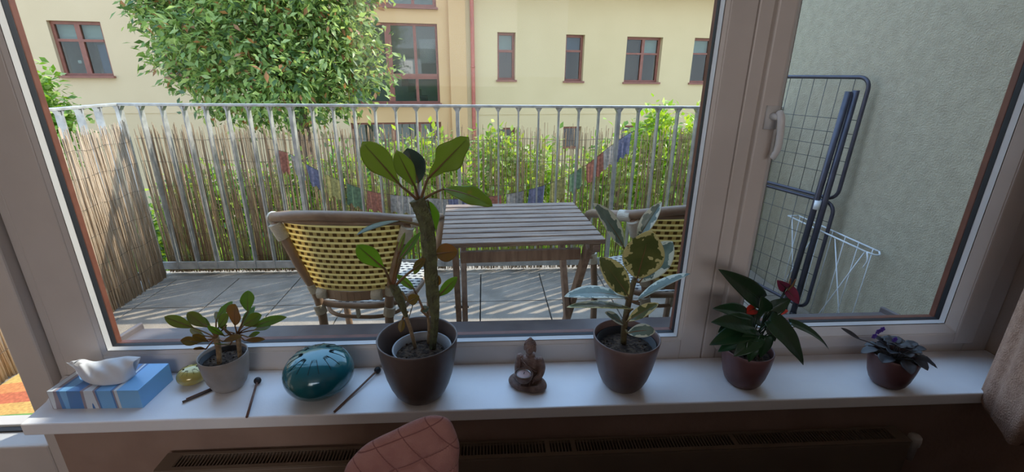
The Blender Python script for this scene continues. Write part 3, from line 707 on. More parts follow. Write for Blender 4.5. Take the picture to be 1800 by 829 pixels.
# downpipe
pu = fac(830, 100)[0]
bm = bmesh.new(); zt = fac(826, 8)[1]; tube(bm, [MF @ Vector(p) for p in smooth_path([(pu - .05, -0.45, zt + .45), (pu - .02, -0.20, zt + 0.2), (pu, -0.13, zt - 0.15), (pu, -0.13, 0.5), (pu, -0.13, GZ)], 5)], 0.055, 12)
bp('downpipe', bm, M_pipe)['label'] = 'reddish rainwater downpipe'
for z in (1.4, -0.3):
    bm = bmesh.new(); tube(bm, [MF @ Vector((pu, -0.13, z)), MF @ Vector((pu, -0.13, z + .05))], 0.064, 12); bp('pipe_bracket', bm, M_pipe)
def bwin(r, mull=(), trans=(), thick=0.07, sill=True, y=0.10, inside=None, backmat=None):
    u0, u1, z0, z1 = r; bm = bmesh.new()
    box(bm, (u0, y, z0), (u0 + thick, y + .08, z1), MF); box(bm, (u1 - thick, y, z0), (u1, y + .08, z1), MF)
    box(bm, (u0 + thick, y, z0), (u1 - thick, y + .08, z0 + thick), MF); box(bm, (u0 + thick, y, z1 - thick), (u1 - thick, y + .08, z1), MF)
    for f, w_ in mull: c = u0 + (u1-u0)*f; box(bm, (c - w_/2, y - .005, z0 + thick), (c + w_/2, y + .075, z1 - thick), MF)
    for f, w_ in trans: c = z0 + (z1-z0)*f; box(bm, (u0 + thick, y - .01, c - w_/2), (u1 - thick, y + .07, c + w_/2), MF)
    w = bp('window', bm, M_wframe); 
    if sill:
        bm = bmesh.new(); box(bm, (u0 - .04, -0.10, z0 - .04), (u1 + .04, y + 0.02, z0 + .012), MF); bp('sill', bm, M_wframe, w)
    bm = bmesh.new(); box(bm, (u0 + .03, y + .04, z0 + .03), (u1 - .03, y + .05, z1 - .03), MF); bp('pane', bm, M_farglass, w)
    bm = bmesh.new(); box(bm, (u0 - .1, 0.42, z0 - .1), (u0 - .02, 1.6, z1 + .1), MF); box(bm, (u1 + .02, 0.42, z0 - .1), (u1 + .1, 1.6, z1 + .1), MF)
    box(bm, (u0 - .1, 1.6, z0 - .1), (u1 + .1, 1.7, z1 + .1), MF); box(bm, (u0 - .1, 0.42, z0 - .2), (u1 + .1, 1.6, z0 - .1), MF); box(bm, (u0 - .1, .42, z1 + .1), (u1 + .1, 1.7, z1 + .2), MF)
    bp('room_behind', bm, backmat or M_room, w)
    for a in (inside or []):
        nm, (fu0, fu1, fz0, fz1), m_ = a
        bm = bmesh.new(); box(bm, (u0 + (u1-u0)*fu0, y + .12, z0 + (z1-z0)*fz0), (u0 + (u1-u0)*fu1, y + .16, z0 + (z1-z0)*fz1), MF); bp(nm, bm, m_, w)
    return w
bwin(left_win, [(0.49, .11)], [(0.66, .06)], inside=[('curtain', (0.72, 0.95, 0.06, 0.6), M_curt), ('curtain', (.05, .95, .67, .97), M_blind), ('paper_notice', (0.26, 0.33, 0.24, 0.30), M_blind)], backmat=M_roomp)
bwin(W2, [(0.49, .11)], [(0.66, .06)])
bwin(W3, [], [(0.62, .07)], inside=[('blind', (.1, .9, .64, .95), M_blind)])
bwin(W4, [], [(0.66, .06)], inside=[('blind', (.1, .9, .66, .97), M_curt)])
bwin(W5, [(0.52, .09)], [(0.64, .05)], inside=[('dark_room_panel', (.10, .44, .05, .95), M_dark2), ('blind', (.55, .95, .66, .97), M_blind)])  # dark panel stands for the unlit room behind the open half
bwin(W6, [(0.62, .09)], [(0.66, .05)], inside=[('blind', (.1, .6, .68, .97), M_blind)]); bwin(W7, [], [(0.64, .06)])
for r in (B1, B2, B3): bwin(r, sill=False)
fm = (fac(684, 100)[0] - SX0) / (SX1 - SX0); fm2 = (fac(732, 120)[0] - SX0) / (SX1 - SX0)
zt_ = (fac(700, 134)[1] - S1[2]) / (S1[3] - S1[2])
w_ = bwin(S1, [(fm, .17), (fm2, .08)], [(zt_, .14)], thick=.06, backmat=M_roomp, inside=[('far_wall_panel', (.80, .97, .52, .82), M_room)])
bm = bmesh.new()
for k in range(6):
    u = SX0 + (SX1-SX0) * (0.44 + 0.07 * k); z = S1[3] - 1.05 - 0.17 * k
    box(bm, (u, 0.50, z - 0.24), (u + 0.20, 0.9, z), MF)
bp('staircase', bm, M_stair, w_)
bwin(S2, [(fm, .17), (fm2, .08)], [(0.6, .1)], thick=.09, backmat=M_roomp)
bwin(S3, [(fm, .17), (fm2, .08)], [(0.4, .1)], thick=.06, backmat=M_roomp)

# ---- foliage
def leaf_cloud(name, blobs, n, size, mats, parent, droop=0.3, seed=1, asp=0.42, shell=0.55, stuff=True):
    """blobs: (centre, (rx,ry,rz)); n folded leaves scattered in small sprays"""
    r = np.random.default_rng(seed)
    wts = np.array([b[1][0]*b[1][1] + b[1][0]*b[1][2] for b in blobs]); wts = wts / wts.sum()
    per = 7; nc = n // per
    bi = r.choice(len(blobs), nc, p=wts)
    d = r.normal(size=(nc, 3)); d /= np.linalg.norm(d, axis=1)[:, None]
    rad = shell + (1 - shell) * r.random(nc) ** 0.6
    rad *= 1 + 0.10 * r.normal(size=nc)
    C_ = np.array([tuple(b[0]) for b in blobs]); R_ = np.array([b[1] for b in blobs])
    cen = C_[bi] + d * rad[:, None] * R_[bi]
    cen = np.repeat(cen, per, axis=0); dd = np.repeat(d, per, axis=0); N = len(cen)
    cen = cen + r.normal(size=(N, 3)) * size * 0.9
    ax = dd * 0.7 + r.normal(size=(N, 3)) * 0.6; ax[:, 2] -= droop; ax /= np.linalg.norm(ax, axis=1)[:, None]
    up = r.normal(size=(N, 3)) * 0.55 + np.array([0, -0.15, 1.0]); sd = np.cross(ax, up); sd /= np.linalg.norm(sd, axis=1)[:, None] + 1e-9
    nr = np.cross(sd, ax)
    s = size * (0.6 + 0.7 * r.random(N))[:, None]; wd = s * asp * 0.5
    a = cen; b = cen + ax * s * 0.45 + sd * wd + nr * s * 0.07; c = cen + ax * s; e = cen + ax * s * 0.45 - sd * wd + nr * s * 0.07
    V = np.stack([a, b, c, e], axis=1).reshape(-1, 3)
    me = bpy.data.meshes.new(name)
    me.vertices.add(len(V)); me.vertices.foreach_set('co', V.ravel().astype(np.float32))
    i0 = np.arange(N) * 4
    tri = np.stack([i0, i0+1, i0+2, i0, i0+2, i0+3], axis=1).ravel()
    me.loops.add(len(tri)); me.loops.foreach_set('vertex_index', tri.astype(np.int32))
    me.polygons.add(2 * N); me.polygons.foreach_set('loop_start', (np.arange(2*N) * 3).astype(np.int32))
    mi = np.repeat(r.choice(len(mats), N, p=[m[1] for m in mats]), 2)
    for m in mats: me.materials.append(m[0])
    me.polygons.foreach_set('material_index', mi.astype(np.int32)); me.update(calc_edges=True); me.validate()
    o = bpy.data.objects.new(name, me); COL.objects.link(o); into(o, parent)
    return o
L_g1 = leafmat('tree_leaf_green', (138, 158, 92), (116, 142, 74), (176, 198, 96), 0.45)
L_g2 = leafmat('tree_leaf_dark', (84, 108, 62), (68, 94, 52), (110, 140, 60), 0.35)
L_g3 = leafmat('tree_leaf_light', (190, 202, 136), (172, 190, 116), (208, 220, 120), 0.5)
L_r = leafmat('tree_leaf_reddish', (178, 128, 84), (160, 108, 74), (200, 130, 70), 0.45)
L_y = leafmat('hedge_leaf_yellow', (166, 186, 70), (140, 166, 56), (196, 214, 50), 0.5)
L_h = leafmat('hedge_leaf_green', (110, 146, 56), (90, 126, 46), (150, 186, 40), 0.5)
M_trunk = mat('tree_bark', srgb(104, 84, 72), 0.9, srgb(76, 60, 52), 12, 0.6, 40)
def tree():
    t = empty('leafy_tree', at(520, 230, 8) * 1.0 + Vector((0, 0, 0)), 'broad green leafy tree with reddish shoots in front of the building', 'tree')
    t.location.z = GZ; bpy.context.view_layer.update()
    Y = 8.2
    B = []
    for px, py, r_, dy in [(330,20,75,0),(305,95,40,-.2),(390,70,80,-.5),(470,60,95,-.3),(560,50,80,-.3),(605,60,48,0),(640,120,42,-.1),(585,140,60,-.4),(500,140,80,-.7),(420,140,65,-.6),(345,130,38,-.3),
                        (375,172,35,0),(450,190,36,-.2),(600,175,30,0),(655,80,22,.1),(400,-60,110,0),(520,-70,120,0),(620,-40,60,.2),(290,-20,55,.1),(520,90,90,.6),(420,60,90,.7),(262,20,22,0),(550,195,24,0),(660,140,24,-.2),(405,205,20,0),(470,215,18,0)]:
        p = at(px, py, Y + dy); k = r_ / 807.5 * Y * 0.94; B.append((p, (k, k * 0.85, k * 0.85)))
    leaf_cloud('foliage', B, 27000, 0.130, [(L_g1, .42), (L_g2, .27), (L_g3, .25), (L_r, .06)], t, seed=11, shell=0.35)['kind'] = 'stuff'
    def br(pl, r0, r1, nm='branch'):
        b = bmesh.new(); tube(b, smooth_path([at(x, y, yy) for x, y, yy in pl], 5), [r0, r1], 8); into(mesh_obj(nm, b, M_trunk), t)
    base = at(530, 225, Y); b = bmesh.new()
    tube(b, smooth_path([Vector((base.x, Y, GZ)), Vector((base.x + .05, Y, -1.5)), base, at(522, 170, Y)], 5), [0.17, 0.11], 10); into(mesh_obj('trunk', b, M_trunk), t)
    br([(523,180,Y),(505,130,Y-.2),(470,80,Y-.3),(440,20,Y-.2)], .08, .03); br([(523,180,Y),(545,140,Y),(570,90,Y-.2),(590,40,Y)], .08, .03)
    br([(565,178,Y),(600,150,Y-.3),(640,130,Y-.2)], .05, .02); br([(523,176,Y),(490,150,Y-.5),(440,140,Y-.6),(380,110,Y-.5)], .06, .02); br([(527,190,Y),(565,170,Y-.1),(580,150,Y-.5)], .06, .03)
    br([(515,150,Y),(520,100,Y+.1),(510,30,Y),(505,-60,Y)], .07, .03)
tree()
def shrub(label, pl, Y, n, size, mats, seed, group='shrubs behind the reed screen'):
    t = empty('garden_shrub', Vector((at(pl[0][0], 300, Y).x, Y, GZ)), label, 'shrub', group)
    B = []
    for px, py, r_, dy in pl:
        p = at(px, py, Y + dy); k = r_ / 807.5 * Y; B.append((p, (k, k * 0.7, k)))
    leaf_cloud('foliage', B, n, size, mats, t, seed=seed, shell=0.25, asp=0.5)['kind'] = 'stuff'
    c = at(pl[0][0], 380, Y)
    for k in range(3):
        b = bmesh.new(); tube(b, smooth_path([Vector((c.x + .1 * k - .1, Y, GZ)), Vector((c.x + .25 * (k - 1), Y + .1 * k, -1.2)), at(pl[0][0] + (k - 1) * 45, 330, Y)], 4), [0.035, 0.01], 6)
        into(mesh_obj('stem', b, M_trunk), t)
mx1 = [(L_h, .45), (L_g2, .25), (L_y, .30)]; mx2 = [(L_y, .5), (L_h, .38), (L_g3, .12)]
shrub('dim green shrub behind the far left corner of the reeds', [(330,400,60,0),(285,440,55,0),(380,450,60,0),(350,340,40,0),(430,400,55,0),(420,340,35,.1)], 4.2, 5600, 0.075, mx1, 21)
shrub('green shrub behind the reeds left of the tall potted plant', [(560,370,70,0),(490,420,60,0),(520,320,45,0),(600,310,45,.1),(620,430,70,0),(470,350,45,0),(560,450,50,0),(640,360,60,0)], 4.4, 7200, 0.075, mx1, 22)
shrub('yellow green shrub behind the reeds and the tall potted plant', [(720,330,65,0),(760,290,50,0),(690,400,70,0),(800,350,60,0),(700,275,30,0),(770,420,60,0)], 4.3, 6600, 0.07, mx2, 23)
shrub('yellow green shrub behind the reeds and the folding table', [(900,340,75,0),(870,270,42,0),(950,300,50,0),(980,380,70,0),(860,400,60,0),(885,262,20,0),(930,430,60,0)], 4.5, 7000, 0.07, mx2, 24)
shrub('tall bright shrub behind the right end of the reeds', [(1130,330,85,0),(1160,245,50,0),(1210,300,60,0),(1060,310,60,.2),(1090,400,80,0),(1200,390,70,0),(1040,380,50,0),(1160,208,18,0),(1230,250,40,0),(1270,330,60,0)], 4.0, 10500, 0.07, mx2, 25)
shrub('feathery bright green bush beyond the left side railing', [(78,190,28,0),(95,225,30,0),(55,150,24,0),(70,260,40,0)], 6.0, 2400, 0.10, [(L_g3, .4), (L_h, .6)], 26, None)

# ================================================================== PLANTS ON THE SILL
SZ = 0.470
def blade(bm, base, tip, width, face, bend=0.0, petiole=None, wavy=0.0, fold=0.15, shape=1.0, mi=0, pr=0.0022, nu=14, nv=6, lobe=0.0, heart=False, curl=0.0, thick=True):
    """leaf blade from base to tip; face = direction its upper side looks; bend lifts the middle along face"""
    base, tip, face = Vector(base), Vector(tip), Vector(face).normalized()
    t = (tip - base); L = t.length; mid = (base + tip) / 2 + face * bend * L
    def cl(s): return base * (1-s)**2 + mid * 2*s*(1-s) + tip * s*s
    g = []
    for i in range(nu + 1):
        s = i / nu; p = cl(s); tg = (cl(min(1, s + .02)) - cl(max(0, s - .02))).normalized()
        sd = tg.cross(face).normalized(); nm = sd.cross(tg).normalized()
        if heart: w = (math.sin(PI * (0.06 + 0.94 * s) ** 0.55)) ** 0.8 * (1.0 if s < .98 else .6)
        else: w = math.sin(PI * s ** shape) ** 0.72 if 0 < s < 1 else 0.0
        w = max(w, 0.02) * width / 2
        if lobe: w *= 1 + lobe * math.sin(s * 13 + 1)
        row = []
        for j in range(-nv, nv + 1):
            q = j / nv
            off = fold * abs(q) * w * 1.0 + wavy * w * math.sin(s * 15 + (2 if q > 0 else 0)) * abs(q) ** 2 + curl * w * q * abs(q)
            back = -0.35 * w * abs(q) * (1 - s) ** 4 if heart else 0
            row.append(bm.verts.new(p + sd * w * q + nm * off + tg * back))
        g.append(row)
    for i in range(nu):
        for j in range(2 * nv):
            f = bm.faces.new((g[i][j], g[i+1][j], g[i+1][j+1], g[i][j+1])); f.material_index = mi; f.smooth = True
    # raised midrib on the underside and petiole
    rib = [cl(s) - face * 0.0006 for s in np.linspace(0, 0.93, 10)]
    tube(bm, rib, [pr * 0.75, 0.0004], 6, mi=1)
    if petiole is not None:
        P_ = Vector(petiole); c = (P_ + base) / 2 + face * 0.0 + Vector((0, 0, 0.08 * (base - P_).length))
        tube(bm, [P_ * (1-s)**2 + c * 2*s*(1-s) + base * s*s for s in np.linspace(0, 1, 8)], [pr, pr * .8], 6, mi=1)
def leaf_obj(parent, m, name='leaf', pm=None, **k):
    bm = bmesh.new(); blade(bm, **k)
    me = bpy.data.meshes.new(name); bm.to_mesh(me); bm.free(); me.materials.append(m); me.materials.append(pm or M_petiole)
    o = bpy.data.objects.new(name, me); COL.objects.link(o); into(o, parent)
    s = o.modifiers.new('s', 'SOLIDIFY'); s.thickness = 0.0006; s.offset = 0
    return o
def pot(parent, c, prof, m, soil_r, soil_z, thick=0.004):
    """prof: outer profile list (r,z) bottom to rim"""
    c = Vector(c); rt, zt = prof[-1]
    P = [(0.001, prof[0][1])] + prof + [(rt - thick * .3, zt + 0.0015), (rt - thick, zt)] + [(max(r - thick, .002), z + (thick if i == 0 else 0)) for i, (r, z) in reversed(list(enumerate(prof[:-1])))]
    b = bmesh.new(); lathe(b, P, 56, c); into(mesh_obj('pot', b, m), parent)
    b = bmesh.new(); lathe(b, [(0.001, soil_z - 0.006), (soil_r, soil_z - 0.006), (soil_r, soil_z - .001), (soil_r * .6, soil_z + .002), (0.001, soil_z + .003)], 40, c)
    for v in b.verts: v.co.z += (noise.noise(v.co * 140) * 0.003) if v.co.z > c.z + soil_z - .004 else 0
    into(mesh_obj('soil', b, M_soil, smooth=True), parent)
    b = bmesh.new(); r = random.Random(int(c.x * 1000))
    for _ in range(38):
        a, q = r.uniform(0, 2*PI), soil_r * .92 * math.sqrt(r.random()); s_ = r.uniform(.0018, .0042)
        bmesh.ops.create_icosphere(b, subdivisions=1, radius=s_, matrix=Matrix.Translation(c + Vector((q*math.cos(a), q*math.sin(a), soil_z + .002))) @ Euler((r.random()*3, r.random()*3, 0)).to_matrix().to_4x4() @ Matrix.Diagonal((1, .7, .6, 1)))
    into(mesh_obj('soil_crumbs', b, M_soil), parent)['kind'] = 'stuff'
def stem(parent, pts, r, m, name='stem', seg=12):
    b = bmesh.new(); tube(b, smooth_path(pts, 6), r, seg); return into(mesh_obj(name, b, m), parent)
UPF = (0.0, -0.55, 0.85)
# ---- A: tall euphorbia
cA = Vector((-0.165, 0.966, SZ))
pA = empty('potted_euphorbia', cA, 'tall thick stemmed euphorbia in the largest brown pot, middle of the sill', 'potted plant')
pot(pA, cA, [(0.044, 0.0), (0.054, 0.004), (0.063, 0.016), (0.072, 0.036), (0.0805, 0.064), (0.087, 0.098), (0.092, 0.132), (0.0947, 0.155), (0.0955, 0.160)], M_pot['taupe'], 0.064, 0.112)
b = bmesh.new(); cI = cA + Vector((0.010, -0.004, 0))
lathe(b, [(0.050, 0.02), (0.056, 0.06), (0.068, 0.126), (0.0705, 0.134), (0.069, 0.1352), (0.0665, 0.134), (0.063, 0.11), (0.055, 0.06)], 48, cI)
into(mesh_obj('inner_pot', b, M_inner), pA)['label'] = 'pale plastic nursery pot inside the outer one'
def ridged(parent, pts, rad):
    pts = smooth_path(pts, 8); b = bmesh.new(); n = len(pts); rings = []; seg = 40; prev = None
    for i, p in enumerate(pts):
        t = (pts[min(i+1, n-1)] - pts[max(i-1, 0)]).normalized(); u = t.orthogonal().normalized() if prev is None else (prev - t * prev.dot(t)).normalized(); prev = u; v = t.cross(u)
        r0 = float(np.interp(i/(n-1), np.linspace(0, 1, len(rad)), rad)); ring = []
        for k in range(seg):
            a = 2*PI*k/seg; r = r0 * (1 + 0.30 * max(0, math.cos(5 * a)) ** 2 * (1 if r0 > .006 else .2) + 0.05 * math.sin(i * 1.6) * (1 if k % 8 < 2 else 0))
            ring.append(b.verts.new(p + (u * math.cos(a) + v * math.sin(a)) * r))
        rings.append(ring)
    for A, B in zip(rings, rings[1:]):
        for k in range(seg):
            f = b.faces.new((A[k], A[(k+1) % seg], B[(k+1) % seg], B[k])); f.smooth = True
    b.faces.new(rings[0][::-1]); b.faces.new(rings[-1])
    return into(mesh_obj('stem', b, M_bark), parent)
YA = 0.960
def A_(x, y, dy=0.0): return at(x, y, YA + dy)
soilA = SZ + 0.110
foot = atz(760, 612, soilA)
ridged(pA, [(foot.x, foot.y, foot.z - .01), A_(765, 560), A_(762, 520), A_(757, 460), A_(752, 400), A_(741, 366), A_(734, 350)], [0.0065, 0.0075, 0.0125, 0.0130, 0.0135, 0.0138, 0.0145])
f2 = atz(731, 610, soilA)
stem(pA, [(f2.x, f2.y, f2.z - .01), A_(722, 580), A_(712, 552)], [0.0042, 0.0048], M_tanstem)
ridged(pA, [A_(714, 556), A_(703, 525), A_(695, 508), A_(686, 500)], [0.0048, 0.0085, 0.0085, 0.005])
f3 = atz(752, 602, soilA)
stem(pA, [(f3.x, f3.y, f3.z - .01), A_(754, 575, .012), A_(751, 545, .012)], [0.0042, 0.003], M_tanstem)
top = A_(735, 352)
FC = (-0.15, -0.9, 0.42)
def LA(m, bx, by, tx, ty, wpx, dy0=0, dy1=0, face=FC, pet=None, **k):
    w = wpx / 807.5 * 1.0
    return leaf_obj(pA, m, base=A_(bx, by, dy0), tip=A_(tx, ty, dy1), width=w, face=face, petiole=(A_(*pet) if pet else None), pr=0.0030, **k)
LA(M_euph, 706, 328, 637, 249, 43, -.02, -.05, pet=(733, 351), shape=1.75, wavy=.07, lobe=.03, fold=.12)
LA(M_euph, 730, 329, 697, 264, 31, -.03, -.06, pet=(735, 350), shape=1.35, wavy=.08, fold=.3)
LA(M_euphd, 736, 322, 716, 260, 48, .05, .07, face=(0.1, -.8, -.4), pet=(736, 349), wavy=.05)
LA(M_euph, 752, 314, 824, 241, 44, -.01, -.04, face=(0.2, -.9, 0.3), pet=(740, 350), wavy=.12, lobe=.16, shape=1.4)
o_ = LA(M_spot, 780, 332, 866, 362, 34, -.02, -.06, face=(0.25, -.75, .65), pet=(742, 352), bend=.20, wavy=.10, lobe=.04, shape=1.15); o_['label'] = 'drooping leaf with a browned patch'
LA(M_euphb, 752, 352, 763, 406, 34, .03, .035, face=(0.7, -.7, .1), pet=(745, 354), wavy=.06, shape=1.1)
LA(M_euphd, 702, 388, 627, 413, 40, 0, -.05, face=(-.10, .12, .97), pet=(745, 398), bend=.06, fold=.15)
LA(M_euphr, 766, 446, 805, 441, 34, 0, .02, face=(0, -.9, .35), pet=(758, 462), shape=.85)
LA(M_euph, 742, 452, 728, 482, 14, 0, 0, pet=(753, 446))
LA(M_euphr, 766, 502, 772, 484, 16, 0.0, 0.0, pet=(764, 512), shape=.9)
LA(M_euphb, 771, 520, 804, 486, 20, 0, -.01, pet=(765, 528), shape=1.05)
LA(M_euphb, 677, 473, 627, 430, 33, -.02, -.05, pet=(687, 502), shape=1.5, wavy=.05)
LA(M_euphb, 703, 455, 740, 407, 16, .0, .03, face=(-.5, -.8, .3), pet=(692, 500), shape=.9)
LA(M_euph, 700, 445, 712, 408, 9, .0, .01, pet=(689, 500))
LA(M_euphr, 726, 474, 748, 454, 16, .0, -.01, pet=(697, 500))
LA(M_euphb, 728, 508, 697, 482, 15, .02, .02, pet=(744, 544), wavy=.05)
LA(M_euphr, 718, 530, 737, 520, 20, -.02, -.03, pet=(706, 512), shape=.8)
LA(M_euphd, 740, 545, 754, 540, 13, .0, .0, pet=(752, 556))
LA(M_euphr, 708, 560, 704, 584, 14, .03, .02, pet=(716, 548))

# ---- B: small euphorbia, left
cB = Vector((-0.650, 1.012, SZ))
pB = empty('potted_euphorbia', cB, 'small bushy euphorbia in a light grey pot near the tissue box', 'potted plant')
pot(pB, cB, [(0.026, 0.0), (0.033, 0.004), (0.040, 0.014), (0.047, 0.032), (0.0515, 0.056), (0.0545, 0.082), (0.055, 0.096)], M_pot['grey'], 0.048, 0.078, 0.003)
b = bmesh.new(); lathe(b, [(0.044, 0.05), (0.050, 0.084), (0.0505, 0.0885), (0.0485, 0.0885), (0.046, .06)], 40, cB); into(mesh_obj('inner_pot', b, M_rubber), pB)
YB = 1.005
def B_(x, y, dy=0.0): return at(x, y, YB + dy)
s1 = atz(385, 641, SZ + .078); s2 = atz(421, 628, SZ + .078)
stem(pB, [(s1.x, s1.y, s1.z - .01), B_(384, 612), B_(379, 592)], [0.0055, 0.0075], M_tanstem); stem(pB, [(s2.x, s2.y, s2.z - .01), B_(420, 606), B_(417, 585)], [0.0045, 0.0065], M_tanstem)
def LB(m, bx, by, tx, ty, wpx, o=0, dy1=0.0, **k):
    if 'face' not in k: k['face'] = (0, -.75, .66)
    return leaf_obj(pB, m, base=B_(bx, by, k.pop('dy0', 0)), tip=B_(tx, ty, dy1), width=wpx / 807.5 * 1.07, petiole=B_(*((380, 594) if o == 0 else (417, 587))), pr=0.0016, **k)
for a in [(M_small,341,576,289,556,20,0,-.02), (M_small,366,575,329,549,22,0,.02), (M_euphb,380,562,409,529,15,0,.04), (M_small,384,575,402,551,20,0,.0), (M_euphb,436,548,436,510,25,1,.03), (M_euphr,413,572,414,534,32,1,-.02),
          (M_small,428,572,460,553,24,1,.0), (M_small,440,574,504,557,17,1,-.03), (M_euphr,352,601,317,598,17,0,-.03), (M_euphr,362,613,340,612,8,0,-.05), (M_small,395,590,365,572,12,1,-.04),
          (M_small,436,592,457,584,9,1,-.03), (M_euphr,392,600,425,590,12,0,-.05), (M_small,372,578,352,556,12,0,.03), (M_small,398,582,386,560,13,1,.02), (M_euphb,424,574,448,538,14,1,.05),
          (M_euphr,366,600,338,588,13,0,-.02), (M_small,404,606,378,604,10,1,-.05), (M_euphr,430,598,466,596,10,1,-.02), (M_small,398,572,378,548,14,0,.05), (M_euphr,410,590,392,575,12,1,-.05), (M_small,360,590,334,578,12,0,.05), (M_small,446,580,476,572,12,1,.03)]:
    LB(*a[:7], dy1=a[7], wavy=.05, shape=1.25, bend=.08)

# ---- C: variegated rubber plant
def varieg(name, g1, g2, edge):
    m = leafmat(name, g1, g2, (110, 140, 40), 0.25, 0.3, scale=22)
    n = m.node_tree.nodes; L = m.node_tree.links; b = n['Principled BSDF']; cr = [x for x in n if x.bl_idname == 'ShaderNodeValToRGB'][0]
    at_ = n.new('ShaderNodeAttribute'); at_.attribute_name = 'edge'
    nz = n.new('ShaderNodeTexNoise'); nz.inputs['Scale'].default_value = 55; nz.inputs['Detail'].default_value = 2; tc_ = n.new('ShaderNodeTexCoord'); L.new(tc_.outputs['Object'], nz.inputs['Vector'])
    ad = n.new('ShaderNodeMath'); ad.operation = 'MULTIPLY_ADD'; ad.inputs[1].default_value = 1.7; L.new(nz.outputs[0], ad.inputs[0]); L.new(at_.outputs['Fac'], ad.inputs[2])
    gt = n.new('ShaderNodeMath'); gt.operation = 'GREATER_THAN'; gt.inputs[1].default_value = 1.56; L.new(ad.outputs[0], gt.inputs[0])
    mx = n.new('ShaderNodeMix'); mx.data_type = 'RGBA'; L.new(gt.outputs[0], mx.inputs[0]); L.new(cr.outputs[0], mx.inputs[6]); mx.inputs[7].default_value = srgb(*edge)
    L.new(mx.outputs[2], b.inputs['Base Color'])
    for x in n:
        if x.bl_idname == 'ShaderNodeBsdfTranslucent': L.new(mx.outputs[2], x.inputs[0])
    return m
M_var = varieg('variegated_leaf', (108, 116, 66), (92, 104, 58), (212, 206, 148))
M_varb = varieg('variegated_leaf_sky_sheen', (126, 148, 138), (100, 124, 116), (214, 220, 204))  # bluish sky gloss put into the colour of these leaves
cC = Vector((0.347, 0.976, SZ))
pC = empty('potted_rubber_plant', cC, 'variegated rubber plant with cream edged leaves in a brown pot right of the figurine', 'potted plant')
pot(pC, cC, [(0.038, 0.0), (0.046, 0.004), (0.054, 0.015), (0.062, 0.034), (0.070, 0.064), (0.076, 0.098), (0.0805, 0.130), (0.082, 0.142)], M_pot['brown'], 0.066, 0.108)
b = bmesh.new(); lathe(b, [(0.060, 0.06), (0.072, 0.120), (0.0735, 0.126), (0.0705, 0.126), (0.066, .10)], 48, cC); into(mesh_obj('inner_pot', b, M_rubber), pC)
def C_(x, y, dy=0.0): return at(x, y, 0.968 + dy)
fc = atz(1096, 602, SZ + .108)
stem(pC, [(fc.x, fc.y, fc.z - .01), C_(1098, 570), C_(1104, 535), C_(1110, 508), C_(1117, 487)], [0.0080, 0.0075, 0.0075, 0.006], mat('rubber_plant_stem', srgb(92, 84, 52), 0.6, srgb(80, 66, 46), 60, 0.3))
stem(pC, [C_(1117, 490), C_(1122, 478), C_(1128, 468)], [0.004, 0.001], M_red, 'leaf_sheath')
def LC(m, bx, by, tx, ty, wpx, dy0, dy1, face, pet, **k):
    o = leaf_obj(pC, m, base=C_(bx, by, dy0), tip=C_(tx, ty, dy1), width=wpx / 807.5 * 1.0, face=face, petiole=C_(*pet), pr=0.0024, nu=20, nv=8, **k)
    me = o.data; a = me.attributes.new('edge', 'FLOAT', 'POINT')
    nv = 8; n = 21 * 17; vals = []
    for i in range(len(me.vertices)):
        if i < n:
            r, c = divmod(i, 17); s = r / 20; vals.append(max(abs(c - 8) / 8, abs(s * 2 - 1) ** 2 * 0.92))
        else: vals.append(0.0)
    a.data.foreach_set('value', vals); return o
LC(M_varb, 1096, 434, 1043, 357, 38, -.01, -.03, (0.65, -.75, .25), (1114, 484), bend=.08, fold=.25)
LC(M_varb, 1121, 420, 1163, 355, 28, .02, .03, (-.7, -.7, .2), (1118, 480), bend=.06, fold=.4)
LC(M_var, 1120, 489, 1143, 404, 72, -.03, -.07, (-.25, -.95, .1), (1116, 492), shape=.95, fold=.10, wavy=.02)
LC(M_varb, 1124, 496, 1182, 424, 58, .0, .01, (-.45, -.6, .7), (1116, 494), shape=1.1, fold=.12, bend=.04)
LC(M_var, 1105, 520, 1054, 452, 48, -.01, .0, (.3, -.9, .35), (1108, 524), fold=.25, shape=1.05, bend=.06)
LC(M_varb, 1100, 523, 992, 521, 42, -.01, -.03, (0, -.15, .97), (1105, 530), bend=.16, fold=.12)
LC(M_var, 1112, 543, 996, 540, 34, -.03, -.06, (0.05, .05, .97), (1106, 548), bend=.09, fold=.12)
LC(M_varb, 1119, 529, 1214, 481, 36, -.0, -.02, (-.25, .05, .95), (1106, 530), bend=.06, fold=.35)
LC(M_var, 1103, 564, 1158, 533, 24, -.03, -.04, (-.25, -.55, .8), (1102, 566), bend=.08, fold=.3)
LC(M_varb, 1103, 585, 1152, 582, 28, -.03, -.05, (0, -.6, .8), (1099, 578), bend=.30, fold=.1)
LC(M_varb, 1096, 570, 1063, 549, 22, -.02, -.04, (.2, -.5, .85), (1099, 574), bend=.1, fold=.15)
LC(M_varb, 1110, 525, 1072, 470, 24, .03, .05, (.4, -.8, .4), (1108, 526), bend=.05, fold=.15)

